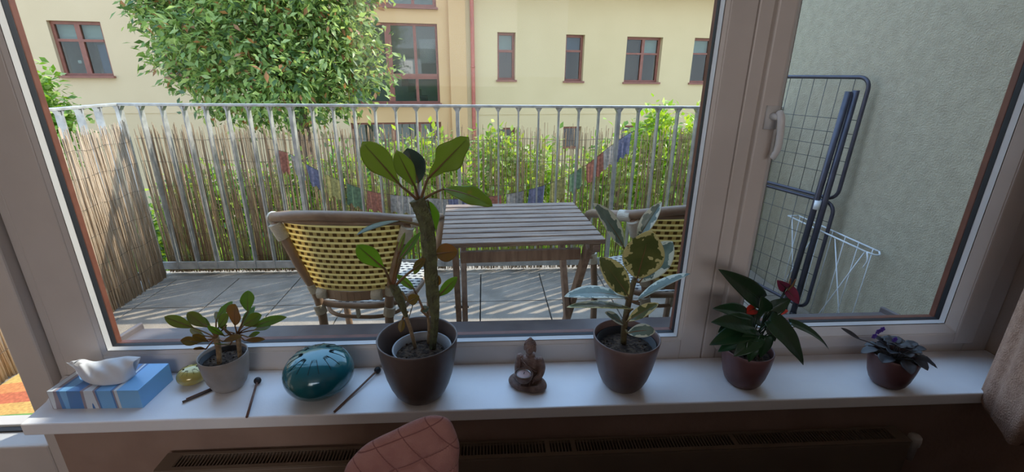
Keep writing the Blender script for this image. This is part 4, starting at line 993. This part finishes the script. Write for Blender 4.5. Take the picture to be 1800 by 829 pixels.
# ---- D: anthurium
cD = Vector((0.662, 0.968, SZ))
pD = empty('potted_anthurium', cD, 'dark leaved anthurium with pink and orange flowers in a wine brown pot', 'potted plant')
pot(pD, cD, [(0.030, 0.0), (0.038, 0.004), (0.045, 0.014), (0.051, 0.032), (0.0565, 0.060), (0.060, 0.092), (0.0605, 0.101)], M_pot['plum'], 0.054, 0.086)
def D_(x, y, dy=0.0): return at(x, y, 0.955 + dy)
def LD(m, bx, by, tx, ty, wpx, dy0, dy1, face, pet=True, nm='leaf', **k):
    pt = cD + Vector((random.uniform(-.02, .02), random.uniform(-.02, .02), .088))
    return leaf_obj(pD, m, name=nm, base=D_(bx, by, dy0), tip=D_(tx, ty, dy1), width=wpx / 807.5 * 1.05, face=face, petiole=pt, pr=0.0017, heart=True, pm=M_anth, **k)
for a in [(1338,528,1263,473,42,0,-.02,(-.1,-.8,.55),.05), (1345,548,1338,520,30,-.02,-.02,(0,-.9,.4),.05), (1352,546,1391,524,28,-.02,-.02,(0,-.8,.6),.05),
          (1352,562,1412,641,50,-.04,-.08,(.3,-.7,.65),.15), (1312,552,1253,542,34,0,-.02,(0,-.55,.8),.1), (1326,574,1250,566,44,-.02,-.05,(-.1,-.6,.8),.12),
          (1318,580,1247,606,40,-.03,-.06,(-.3,-.6,.75),.15), (1324,600,1316,636,26,-.06,-.07,(0,-.9,.4),.1), (1388,566,1457,614,20,0,-.01,(.3,-.5,.8),.18), (1330,590,1290,626,36,-.05,-.07,(-.2,-.75,.6),.1),
          (1345,590,1336,628,30,-.05,-.06,(.1,-.8,.5),.1), (1300,560,1262,584,30,.03,.01,(-.1,-.6,.8),.1), (1335,562,1305,546,34,.02,.02,(0,-.6,.8),.05), (1352,575,1362,600,28,-.02,-.03,(.2,-.7,.6),.1), (1300,600,1262,618,26,-.02,-.05,(-.3,-.5,.8),.1), (1345,555,1372,560,22,.03,.03,(0,-.5,.8),.05)]:
    LD(M_anth, *a[:8], bend=a[8], fold=.22, wavy=.03)
def flower(m, x, y, tx, ty, w, dy, face, lab):
    o = LD(m, x, y, tx, ty, w, dy, dy - .01, face, nm='flower_spathe', fold=.3, bend=.1); o['label'] = lab
    b = bmesh.new(); p = D_(x, y, dy); q = p + Vector(face).normalized() * .012 + Vector((0.006, 0, .026)); tube(b, smooth_path([p, (p+q)/2 + Vector((.003,0,0)), q], 4), [.0022, .0024, .0012], 8); into(mesh_obj('spadix', b, M_petiole), pD)
flower(M_pink, 1382, 506, 1366, 492, 20, .0, (-.6, -.7, .3), 'deep pink flower spathe')
flower(M_pink, 1384, 510, 1404, 534, 26, -.01, (.1, -.8, .6), 'deep pink flower spathe')
flower(M_red, 1326, 542, 1306, 550, 20, .02, (0, -.8, .6), 'orange red flower spathe')
flower(M_red, 1368, 548, 1386, 546, 14, .02, (0, -.7, .7), 'orange red flower spathe')

# ---- E: african violet
cE = Vector((1.037, 0.945, SZ))
pE = empty('potted_african_violet', cE, 'low African violet in a dark red pot at the sill right end', 'potted plant')
pot(pE, cE, [(0.026, 0.0), (0.034, 0.004), (0.040, 0.012), (0.046, 0.028), (0.051, 0.054), (0.0545, 0.080), (0.0552, 0.088)], M_pot['wine'], 0.050, 0.076)
r = random.Random(9)
for k in range(26):
    a = 2 * PI * k / 26 + r.uniform(-.15, .15); lv = k % 3; R0 = [.050, .034, .016][lv]; h = [.094, .104, .114][lv]
    d = Vector((math.cos(a), math.sin(a), 0)); L = r.uniform(.026, .040) * (1.35 if abs(d.x) > .8 and lv == 0 else 1)
    bs = cE + d * (R0 - .012) + Vector((0, 0, h)); tp_ = bs + d * L + Vector((0, 0, r.uniform(-.020, .004) if lv == 0 else r.uniform(-.004, .014)))
    leaf_obj(pE, M_violet, base=bs, tip=tp_, width=r.uniform(.026, .036), face=(d.x * .25, d.y * .25, 1), petiole=cE + d * .008 + Vector((0, 0, .078)), pr=.0014, fold=.25, bend=.15, wavy=.06, shape=.95, nu=8, nv=4, pm=M_violet)
for tx, ty, w, bx, by in ((1478, 576, 11, 1512, 596), (1629, 614, 9, 1600, 612)):
    leaf_obj(pE, M_violet, base=at(bx, by, .94), tip=at(tx, ty, .93), width=w/807.5, face=(0, -.6, .8), petiole=cE + Vector((0, 0, .08)), pr=.0014, fold=.3, pm=M_violet)
for k, (x, y) in enumerate([(1543, 582), (1550, 578), (1536, 590), (1572, 596)]):
    b = bmesh.new(); p = at(x, y, .94)
    for q in range(5):
        a = 2*PI*q/5; d = Vector((math.cos(a), 0, math.sin(a))); blade(b, p, p + d * .008 + Vector((0, -.002, 0)), .007, (0, -1, .3), nu=4, nv=2, pr=.0004)
    me = bpy.data.meshes.new('flower'); b.to_mesh(me); b.free(); me.materials.append(M_violetf); me.materials.append(M_violetf); o = bpy.data.objects.new('flower', me); COL.objects.link(o); into(o, pE)['label'] = 'small violet flower'

# ================================================================== THINGS ON THE SILL
# tissue box
tbx = empty('tissue_box', (-0.91, 0.99, SZ), 'blue and white tissue box at the left end of the sill', 'tissue box')
m = mat('tissue_box_print', srgb(96, 150, 206), 0.4); n = m.node_tree.nodes; L = m.node_tree.links
for x in list(n):
    if x.bl_idname in ('ShaderNodeTexNoise',): pass
b_ = n['Principled BSDF']; tc_ = n.new('ShaderNodeTexCoord'); mp_ = n.new('ShaderNodeMapping'); mp_.inputs['Rotation'].default_value = (0, 0, 0.5); L.new(tc_.outputs['Object'], mp_.inputs[0])
wv = n.new('ShaderNodeTexNoise'); wv.inputs['Scale'].default_value = 1.0; wv.inputs['Detail'].default_value = 1; mp_.inputs['Scale'].default_value = (24, 1.6, 1.0); L.new(mp_.outputs[0], wv.inputs['Vector'])
cr_ = n.new('ShaderNodeValToRGB'); cr_.color_ramp.interpolation = 'CONSTANT'
cr_.color_ramp.elements[0].color = srgb(120, 176, 226); cr_.color_ramp.elements[1].color = srgb(206, 214, 222); cr_.color_ramp.elements[1].position = .52
e = cr_.color_ramp.elements.new(.46); e.color = srgb(150, 140, 150); e = cr_.color_ramp.elements.new(.60); e.color = srgb(70, 116, 176); e = cr_.color_ramp.elements.new(.4); e.color = srgb(84, 130, 188)
L.new(wv.outputs[0], cr_.inputs[0])
sx = n.new('ShaderNodeSeparateXYZ'); L.new(tc_.outputs['Object'], sx.inputs[0]); gt = n.new('ShaderNodeMath'); gt.operation = 'GREATER_THAN'; gt.inputs[1].default_value = 0.055; L.new(sx.outputs[0], gt.inputs[0])
mx_ = n.new('ShaderNodeMix'); mx_.data_type = 'RGBA'; L.new(gt.outputs[0], mx_.inputs[0]); L.new(cr_.outputs[0], mx_.inputs[6]); mx_.inputs[7].default_value = srgb(126, 182, 230); L.new(mx_.outputs[2], b_.inputs['Base Color'])
TBM = Matrix.Translation((-0.915, 0.998, SZ)) @ Matrix.Rotation(-0.03, 4, 'Z')
bm = bmesh.new(); box(bm, (-0.104, -0.055, 0.0), (0.104, 0.052, 0.050)); o = mesh_obj('carton', bm, m, bevel=0.001); o.matrix_world = TBM
o.parent = tbx; bpy.context.view_layer.update(); o.matrix_parent_inverse = tbx.matrix_world.inverted(); o.matrix_world = TBM
M_tissue = mat('tissue_paper', srgb(236, 238, 240), 0.9, srgb(230, 232, 236), 30, 0.05, 90, trans=0.25)
bm = bmesh.new(); g = []; NU, NV = 60, 24
Ztop = SZ + .0515
TE = smooth_path([at(x, y, Y) for x, y, Y in [(128, 641, .975), (137, 633, .985), (147, 631, 1.0), (165, 635, 1.005), (190, 630, 1.01), (220, 627, 1.01), (248, 627, 1.005)]], 10)
BE = smooth_path([atz(x, y, Ztop) for x, y in [(131, 645), (138, 654), (145, 667), (165, 676), (190, 677), (218, 672), (240, 658)]], 10)
def samp(P_, u):
    k = u * (len(P_) - 1); i = min(int(k), len(P_) - 2); return P_[i].lerp(P_[i+1], k - i)
for i in range(NU + 1):
    u = i / NU; row = []
    for j in range(NV + 1):
        v = j / NV; p = samp(TE, u).lerp(samp(BE, u), v)
        w_ = math.sin(PI * v) ** .8
        p = p + Vector((0, -.010, .012)) * w_ + Vector((0, -.4, .9)) * (0.0035 * math.sin(u * 17 + v * 5) + 0.0022 * math.sin(u * 31 - v * 9) + .0045 * math.sin(u * 8 + v * 2.5)) * (.25 + .75 * w_)
        p.z = max(p.z, Ztop + .0008)
        row.append(bm.verts.new(p))
    g.append(row)
for i in range(NU):
    for j in range(NV): bm.faces.new((g[i][j], g[i+1][j], g[i+1][j+1], g[i][j+1])).smooth = True
# the back half of the sheet going down into the slot
bk = [[bm.verts.new(samp(TE, u).lerp(Vector((-.915 + (u - .5) * .10, 1.0, Ztop - .004)), v) + Vector((0, .003, 0)) * math.sin(u * 20) * v) for v in (0.02, .35, .7, 1)] for u in [i / 30 for i in range(31)]]
for i in range(30):
    for j in range(3): bm.faces.new((bk[i][j], bk[i+1][j], bk[i+1][j+1], bk[i][j+1])).smooth = True
o = into(mesh_obj('tissue', bm, M_tissue), tbx); o['label'] = 'crumpled white tissue'
so_ = o.modifiers.new('s', 'SOLIDIFY'); so_.thickness = .0006

# tongue drums
def drum(name, label, c, R, H, col, col2, tongues, rz, feet=False):
    t = empty(name, c, label, 'tongue drum')
    m = mat(name + '_lacquer', srgb(*col), 0.16, srgb(*col2), 8, 0.0, coat=0.6, metal=0.15)
    b = bmesh.new(); N = 28; prof = []
    for k in range(N + 1):
        a = -PI/2 + PI * k / N; prof.append((max(.0005, R * math.cos(a) ** .72 if math.cos(a) > 0 else .0005), H * math.sin(a) * (1 - .05 * math.cos(a))))
    lathe(b, prof, 72, (0, 0, 0)); o = mesh_obj('shell', b, m); o.parent = t; o.location = (0, 0, H)
    mc = mat(name + '_cuts', srgb(*[int(v * .22) for v in col]), 0.7)
    def surf(r, a):
        k = min(r / R, .999); cz = (k ** (1 / .72)); z = H * math.sqrt(max(0, 1 - cz * cz)) * (1 - .05 * cz)
        return Vector((r * math.cos(a), r * math.sin(a), z + H + .0003))
    for q in range(tongues):
        a0 = 2 * PI * q / tongues + rz; b = bmesh.new(); wd = PI / tongues * .62
        p = []
        for s in range(7): p.append(surf(R * (.80 - .42 * s / 6), a0 - wd * (.75 - .1 * s / 6)))
        zig = 6
        for s in range(1, zig): p.append(surf(R * (.38 + (.10 if s % 2 else -.02)), a0 - wd * .65 + wd * 1.3 * s / zig))
        for s in range(7): p.append(surf(R * (.38 + .42 * s / 6), a0 + wd * (.65 + .1 * s / 6)))
        tube(b, p, R * .008, 5); o = mesh_obj('tongue_cut', b, mc); o.parent = t
    if feet:
        for q in range(3):
            b = bmesh.new(); lathe(b, [(.004, 0), (.006, .001), (.006, .006), (.004, .012)], 12, (R * .42 * math.cos(q * 2.1), R * .42 * math.sin(q * 2.1), 0)); o = mesh_obj('rubber_foot', b, M_rubber); o.parent = t
    return t
dr = drum('tongue_drum', 'glossy teal tongue drum, left of the tall plant pot', (-0.414, 0.985, SZ), 0.083, 0.056, (20, 106, 112), (16, 88, 102), 8, .2, True)
drum('small_tongue_drum', 'palm sized yellow tongue drum between the tissue box and the small pot', (-0.752, 1.035, SZ), 0.034, 0.022, (186, 172, 96), (168, 152, 80), 6, .5)
M_rod = mat('mallet_rod', srgb(120, 84, 66), 0.5, srgb(96, 66, 52), 40); M_rodd = mat('mallet_rod_dark', srgb(74, 62, 58), 0.5)
def mallet(label, a, b, ball, rodm):
    a, b = Vector(a), Vector(b); t = empty('drum_mallet', (a + b) / 2, label, 'drum mallet')
    bm = bmesh.new(); tube(bm, [a, b], [0.0028, 0.0025], 10); into(mesh_obj('rod', bm, rodm), t)
    if ball:
        bm = bmesh.new(); bmesh.ops.create_uvsphere(bm, u_segments=20, v_segments=14, radius=0.0088, matrix=Matrix.Translation(b)); into(mesh_obj('rubber_ball', bm, M_rubber, smooth=True), t)
    return t
mallet('drum mallet with a black ball leaning toward the large brown pot', (-0.358, 0.901, SZ + .003), (-0.290, 1.050, SZ + .0092), True, M_rod)
mallet('reddish drum mallet reaching the sill edge beside the light grey pot', (-0.553, 0.893, SZ + .003), (-0.585, 1.020, SZ + .0092), True, M_rod)
mallet('dark stick lying in front of the yellow drum', (-0.731, 0.953, SZ + .003), (-0.684, 0.998, SZ + .003), False, M_rodd)
mallet('thin brown stick lying close behind the dark one', (-0.728, 0.963, SZ + .003), (-0.690, 1.002, SZ + .003), False, M_rod)

# ---- seated figurine with a bowl
M_stone = mat('carved_stone', srgb(132, 108, 98), 0.6, srgb(104, 82, 74), 70, 0.4, 260)
fg = empty('monk_figurine', (0.108, 0.990, SZ), 'small brown seated monk figurine holding a round tealight bowl', 'figurine')
bm = bmesh.new()
def ell(c, r, rot=(0, 0, 0)):
    bmesh.ops.create_uvsphere(bm, u_segments=20, v_segments=14, radius=1, matrix=Matrix.Translation(c) @ Euler(rot).to_matrix().to_4x4() @ Matrix.Diagonal((*r, 1)))
def limb(pts, rs):
    P_ = smooth_path(pts, 5); rr = [float(np.interp(i/(len(P_)-1), np.linspace(0, 1, len(rs)), rs)) for i in range(len(P_))]
    for p, q in zip(P_, rr): ell(p, (q, q, q))
ell((0, .006, .042), (.0235, .0165, .030)); ell((0, .004, .066), (.0240, .0140, .014)); ell((0, .006, .020), (.029, .021, .018)); ell((0, .006, .080), (.012, .010, .008))
limb([(0, .002, .080), (0, .000, .092)], [.0078, .0070])
ell((0, -.001, .108), (.0135, .0145, .0175)); ell((0, -.007, .101), (.0095, .009, .009)); ell((0, -.0155, .106), (.0026, .004, .0045)); ell((0, -.0135, .098), (.0042, .003, .0016))
for s in (-1, 1):
    ell((s*.0052, -.0128, .110), (.0032, .0018, .0013)); ell((s*.0138, .001, .103), (.0024, .004, .0095))
    limb([(s*.0255, .004, .070), (s*.031, .004, .050), (s*.029, -.006, .034), (s*.020, -.020, .030)], [.0105, .0095, .0082, .0062])
    for k in range(4): limb([(s*(.020 - .001*k), -.021 - .002*k, .030 - .003*k + .003), (s*(.010), -.030 - .001*k, .0255 - .0022*k)], [.0026, .0018])
    limb([(s*.012, .004, .013), (s*.034, -.010, .012), (s*.037, -.020, .010), (s*.020, -.034, .009), (s*-.004, -.036, .008)], [.0150, .0135, .0115, .0090, .0070])
ell((0, -.005, .006), (.034, .030, .0065))
o = mesh_obj('body', bm, M_stone); o.parent = fg
rm = o.modifiers.new('r', 'REMESH'); rm.mode = 'VOXEL'; rm.voxel_size = 0.0011; rm.use_smooth_shade = True
sm_ = o.modifiers.new('s', 'SMOOTH'); sm_.factor = .5; sm_.iterations = 2
bm = bmesh.new(); r = random.Random(2)
for i in range(7):
    ph = .10 + i * .21; nn = max(1, int(22 * math.sin(ph)))
    for k in range(nn):
        a = 2*PI*k/nn + i * .4
        p = Vector((.0142 * math.sin(ph) * math.cos(a), .001 + .0150 * math.sin(ph) * math.sin(a), .110 + .0175 * math.cos(ph)))
        if p.y < -.006 and p.z < .120: continue
        bmesh.ops.create_icosphere(bm, subdivisions=1, radius=.0021, matrix=Matrix.Translation(p))
bmesh.ops.create_uvsphere(bm, u_segments=14, v_segments=10, radius=.0050, matrix=Matrix.Translation((0, .002, .1285)))
o = mesh_obj('curled_hair', bm, M_stone, smooth=True); o.parent = fg
bm = bmesh.new(); rp_ = smooth_path([(-.020, -.010, .076), (-.006, -.0165, .066), (.010, -.0175, .055), (.022, -.010, .045)], 5); tube(bm, rp_, .0016, 6)
rp_ = smooth_path([(-.026, -.004, .072), (-.022, -.0125, .060), (-.023, -.012, .048)], 5); tube(bm, rp_, .0014, 6)
o = mesh_obj('robe_fold', bm, M_stone); o.parent = fg
bc = Vector((-.006, -.030, .024))
bm = bmesh.new(); lathe(bm, [(.008, 0), (.014, .002), (.0205, .010), (.0235, .020), (.0235, .025), (.0225, .0262), (.0205, .0252), (.0195, .018), (.0185, .013), (.002, .012)], 40, bc); o = mesh_obj('bowl', bm, M_stone); o.parent = fg
fg.rotation_euler.z = -0.38; fg.scale = (1.0, 1.0, 1.0); bpy.context.view_layer.update()
M_alu = mat('tealight_cup', srgb(190, 186, 184), 0.35, metal=0.8); M_wax = mat('tealight_wax', srgb(196, 168, 166), 0.5, srgb(176, 146, 146), 40)
tl = empty('tealight', fg.matrix_world @ (bc + Vector((0, 0, .0125))), 'tealight candle sitting in the bowl of the monk figurine', 'candle')
bm = bmesh.new(); lathe(bm, [(.001, 0), (.0180, 0), (.0183, .0115), (.0177, .0117), (.0174, .009), (.001, .009)], 40); o = mesh_obj('metal_cup', bm, M_alu); o.parent = tl
bm = bmesh.new(); lathe(bm, [(.001, .0088), (.0172, .0088), (.0172, .0098), (.012, .0094), (.001, .0097)], 40); o = mesh_obj('wax', bm, M_wax); o.parent = tl
bm = bmesh.new(); tube(bm, [(0, 0, .009), (.0006, 0, .013), (.0016, 0, .0155)], .0008, 6); o = mesh_obj('wick', bm, M_rubber); o.parent = tl

# ================================================================== RADIATOR, COVER, CURTAIN
M_rad = mat('radiator_enamel', srgb(128, 112, 96), 0.45, srgb(120, 104, 90), 6); M_slot = mat('radiator_inside', srgb(30, 24, 22), 0.9)
rd = empty('radiator', (0.16, 0.92, -0.15), 'long panel radiator with a slotted top grille under the window sill', 'radiator')
RA, RB, Y0, Y1, ZT = -0.785, 1.095, 0.886, 0.938, 0.335
def rp2(nm, lst, m, **k): return into(boxes(nm, lst, m, **k), rd)
rp2('front_panel', [((RA, Y0 - .004, -0.06), (RB, Y0 + .008, ZT - .004))], M_rad, bevel=.003)
rp2('back_panel', [((RA, Y1 - .010, -0.06), (RB, Y1, ZT - .004))], M_rad, bevel=.003)
rp2('convector_core', [((RA + .01, Y0 + .012, -.05), (RB - .01, Y1 - .012, ZT - .03))], M_slot)
rp2('side_panel', [((RA - .002, Y0, -.06), (RA + .004, Y1, ZT))], M_rad); rp2('side_panel', [((RB - .004, Y0, -.06), (RB + .002, Y1, ZT))], M_rad)
gl = []
gl += [((RA, Y0 - .004, ZT - .002), (RB, Y0 + .007, ZT + .001)), ((RA, Y1 - .008, ZT - .002), (RB, Y1, ZT + .001)), ((RA, Y0 + .007, ZT - .002), (RA + .035, Y1 - .008, ZT + .001)), ((RB - .035, Y0 + .007, ZT - .002), (RB, Y1 - .008, ZT + .001))]
x = RA + .035
secs = [atz(960, 786, ZT).x, atz(1006, 786, ZT).x, atz(1290, 778, ZT).x]
while x < RB - .04:
    if any(abs(x - s) < .008 for s in secs): gl.append(((x, Y0 + .007, ZT - .002), (x + .012, Y1 - .008, ZT + .001))); x += .0165
    else: gl.append(((x, Y0 + .004, ZT - .004), (x + .0024, Y1 - .004, ZT))); x += .0082
rp2('top_grille', gl, M_rad)
b_ = bmesh.new(); tube(b_, [(RB + .0, .912, .27), (RB + .04, .912, .27)], .007, 10); into(mesh_obj('pipe', b_, M_galv), rd)
b_ = bmesh.new(); Mv = Matrix.Translation((RB + .035, .908, .305)); lathe(b_, [(.002, -.05), (.011, -.05), (.012, -.01), (.015, -.004), (.016, .010), (.015, .020), (.012, .024), (.002, .025)], 28, (0, 0, 0), M=Mv)
into(mesh_obj('thermostat_valve', b_, mat('valve_white', srgb(206, 198, 190), .5)), rd)['label'] = 'white thermostat valve'
for x in (RA + .15, RB - .15): rp2('wall_bracket', [((x, Y1, -.02), (x + .03, 0.949, .30))], M_rad)

# pink quilted cover over the back of a chair, widened unseen to block light
M_quilt = mat('pink_quilted_cotton', srgb(150, 106, 98), 0.9, srgb(140, 96, 90), 40, 0.25, 420)
qc = empty('covered_light_block', (0.5, 0.25, -0.15), 'dusty pink diamond quilted cover over an added unseen block shading the radiator', 'covered_light_block')
YQ = 0.52
outl = [at(x, y, YQ) for x, y in [(605, 829), (618, 806), (640, 784), (664, 770), (690, 758), (712, 747), (735, 737), (755, 731.5), (775, 732), (790, 739), (799, 755), (805, 772), (808, 790), (806, 829)]]
zb = 0.30
outl = [Vector((outl[0].x - .030, YQ, zb)), Vector((outl[0].x - .022, YQ, .5)), Vector((outl[0].x - .010, YQ, outl[0].z - .05))] + outl + [Vector((outl[-1].x - .004, YQ, .5)), Vector((outl[-1].x - .006, YQ, zb))]
cen = Vector((-0.128, YQ, .56)); dense = smooth_path(outl, 6)
import bisect
angs = sorted([(math.atan2(p.z - cen.z, p.x - cen.x), (p - cen).length) for p in dense])
def rad_at(a):
    A = [q[0] for q in angs]; i = bisect.bisect(A, a) % len(A); j = (i - 1) % len(A); da = (A[i] - A[j]) % (2*PI); 
    f_ = ((a - A[j]) % (2*PI)) / da if da else 0
    # interpolate in cartesian for straight bottoms
    p = Vector((math.cos(A[j]), math.sin(A[j]))) * angs[j][1]; q = Vector((math.cos(A[i]), math.sin(A[i]))) * angs[i][1]
    return p.lerp(q, min(1, f_)).length
bm = bmesh.new(); NA, NR = 420, 130
def qd(x, z):
    # diamond quilting lines
    d1 = (x * math.cos(0.30) + z * math.sin(0.30) * -1) ; 
    a = ((-x * math.sin(.42) + z * math.cos(.42)) / .0385) ; b = ((x * math.sin(.86) + z * math.cos(.86)) / .0400)
    fa_ = abs(a - round(a)); fb_ = abs(b - round(b))
    g_ = math.exp(-(fa_ / .055) ** 2) + math.exp(-(fb_ / .055) ** 2)
    puff = math.sqrt(max(0, min(fa_, .5) * min(fb_, .5) * 4))
    return puff * .0075 - min(g_, 1.2) * .0040 + .0006 * math.sin(x * 260 + 60 * z) * puff
for side in (-1, 1):
    rings = []
    for i in range(NR + 1):
        s = math.sin(i / NR * PI / 2); ring = []
        for k in range(NA):
            a = -PI + 2*PI*k/NA; R_ = rad_at(a) * s; x_, z_ = cen.x + R_ * math.cos(a), cen.z + R_ * math.sin(a)
            y_ = side * (.024 * (1 - s ** 3.0) ** .5 + (qd(x_, z_) * (1 - s ** 6)))
            ring.append(bm.verts.new((x_, YQ + y_, z_)))
            if i == 0: break
        rings.append(ring)
    for i in range(NR):
        for k in range(NA):
            k2 = (k+1) % NA
            if i == 0: bm.faces.new((rings[0][0], rings[1][k], rings[1][k2])).smooth = True
            else: bm.faces.new((rings[i][k], rings[i+1][k], rings[i+1][k2], rings[i][k2])).smooth = True
bmesh.ops.remove_doubles(bm, verts=bm.verts, dist=1e-5)
o = mesh_obj('quilted_cover', bm, M_quilt)
n = M_quilt.node_tree.nodes; L = M_quilt.node_tree.links; tc_ = n.new('ShaderNodeTexCoord'); sp_ = n.new('ShaderNodeSeparateXYZ'); L.new(tc_.outputs['Object'], sp_.inputs[0])
def qm(op, a, b_=None):
    q = n.new('ShaderNodeMath'); q.operation = op
    for i, v in enumerate((a, b_)):
        if v is None: continue
        if isinstance(v, (int, float)): q.inputs[i].default_value = v
        else: L.new(v, q.inputs[i])
    return q.outputs[0]
def line(cx_, cz_, per):
    a = qm('DIVIDE', qm('ADD', qm('MULTIPLY', sp_.outputs[0], cx_), qm('MULTIPLY', sp_.outputs[2], cz_)), per)
    return qm('LESS_THAN', qm('ABSOLUTE', qm('SUBTRACT', a, qm('ROUND', a))), 0.020)
sm2 = qm('MAXIMUM', line(-math.sin(.42), math.cos(.42), .0385), line(math.sin(.86), math.cos(.86), .0400))
mx_ = n.new('ShaderNodeMix'); mx_.data_type = 'RGBA'; L.new(sm2, mx_.inputs[0]); cr_ = [x for x in n if x.bl_idname == 'ShaderNodeValToRGB'][0]; L.new(cr_.outputs[0], mx_.inputs[6]); mx_.inputs[7].default_value = srgb(112, 70, 66); L.new(mx_.outputs[2], n['Principled BSDF'].inputs['Base Color'])
into(o, qc)['label'] = 'dusty pink cover stitched in diamonds'
M_chair = mat('dark_chair_wood', srgb(70, 48, 38), .5)
into(boxes('light_block', [((-.42, .36, .05), (1.75, .496, .665))], M_chair, bevel=.03), qc)  # added out of view, keeps low light off the sill front and radiator
into(boxes('seat', [((-.42, -.35, .0), (1.75, .36, .24))], M_chair, bevel=.03), qc)
for x, y in ((-.38, -.30), (1.70, -.30), (-.38, .45), (1.70, .45)): into(boxes('leg', [((x - .015, y - .015, -.15), (x + .015, y + .015, .06))], M_chair), qc)

# curtain at the right
M_curtain = mat('beige_curtain_fabric', srgb(206, 168, 144), 0.95, srgb(190, 152, 130), 60, 0.5, 240, trans=0.15)
cu = empty('curtain', (1.25, .86, 2.2), 'beige textured curtain hanging at the right edge beside the window', 'curtain')
bm = bmesh.new()
cp = [Vector((x, y, 0)) for x, y in [(1.262, .905), (1.243, .872), (1.215, .825), (1.183, .770), (1.196, .742), (1.235, .752), (1.275, .775), (1.318, .760), (1.36, .735), (1.41, .755), (1.46, .735)]]
cp = smooth_path(cp, 6); rows = []
for j in range(25):
    z = .445 + (2.25 - .445) * j / 24; row = []
    for i, p in enumerate(cp): row.append(bm.verts.new((p.x + .004 * math.sin(i * .8 + z * 2), p.y + .003 * math.sin(i * .5 + z * 3), z + (.006 * math.sin(i * .6) if j == 0 else 0))))
    rows.append(row)
for A, B in zip(rows, rows[1:]):
    for i in range(len(cp) - 1): bm.faces.new((A[i], A[i+1], B[i+1], B[i])).smooth = True
o = into(mesh_obj('cloth', bm, M_curtain), cu); s_ = o.modifiers.new('s', 'SOLIDIFY'); s_.thickness = .002
b_ = bmesh.new(); tube(b_, [(-1.9, .82, 2.27), (1.7, .82, 2.27)], .012, 12); into(mesh_obj('curtain_rod', b_, M_rad), cu)
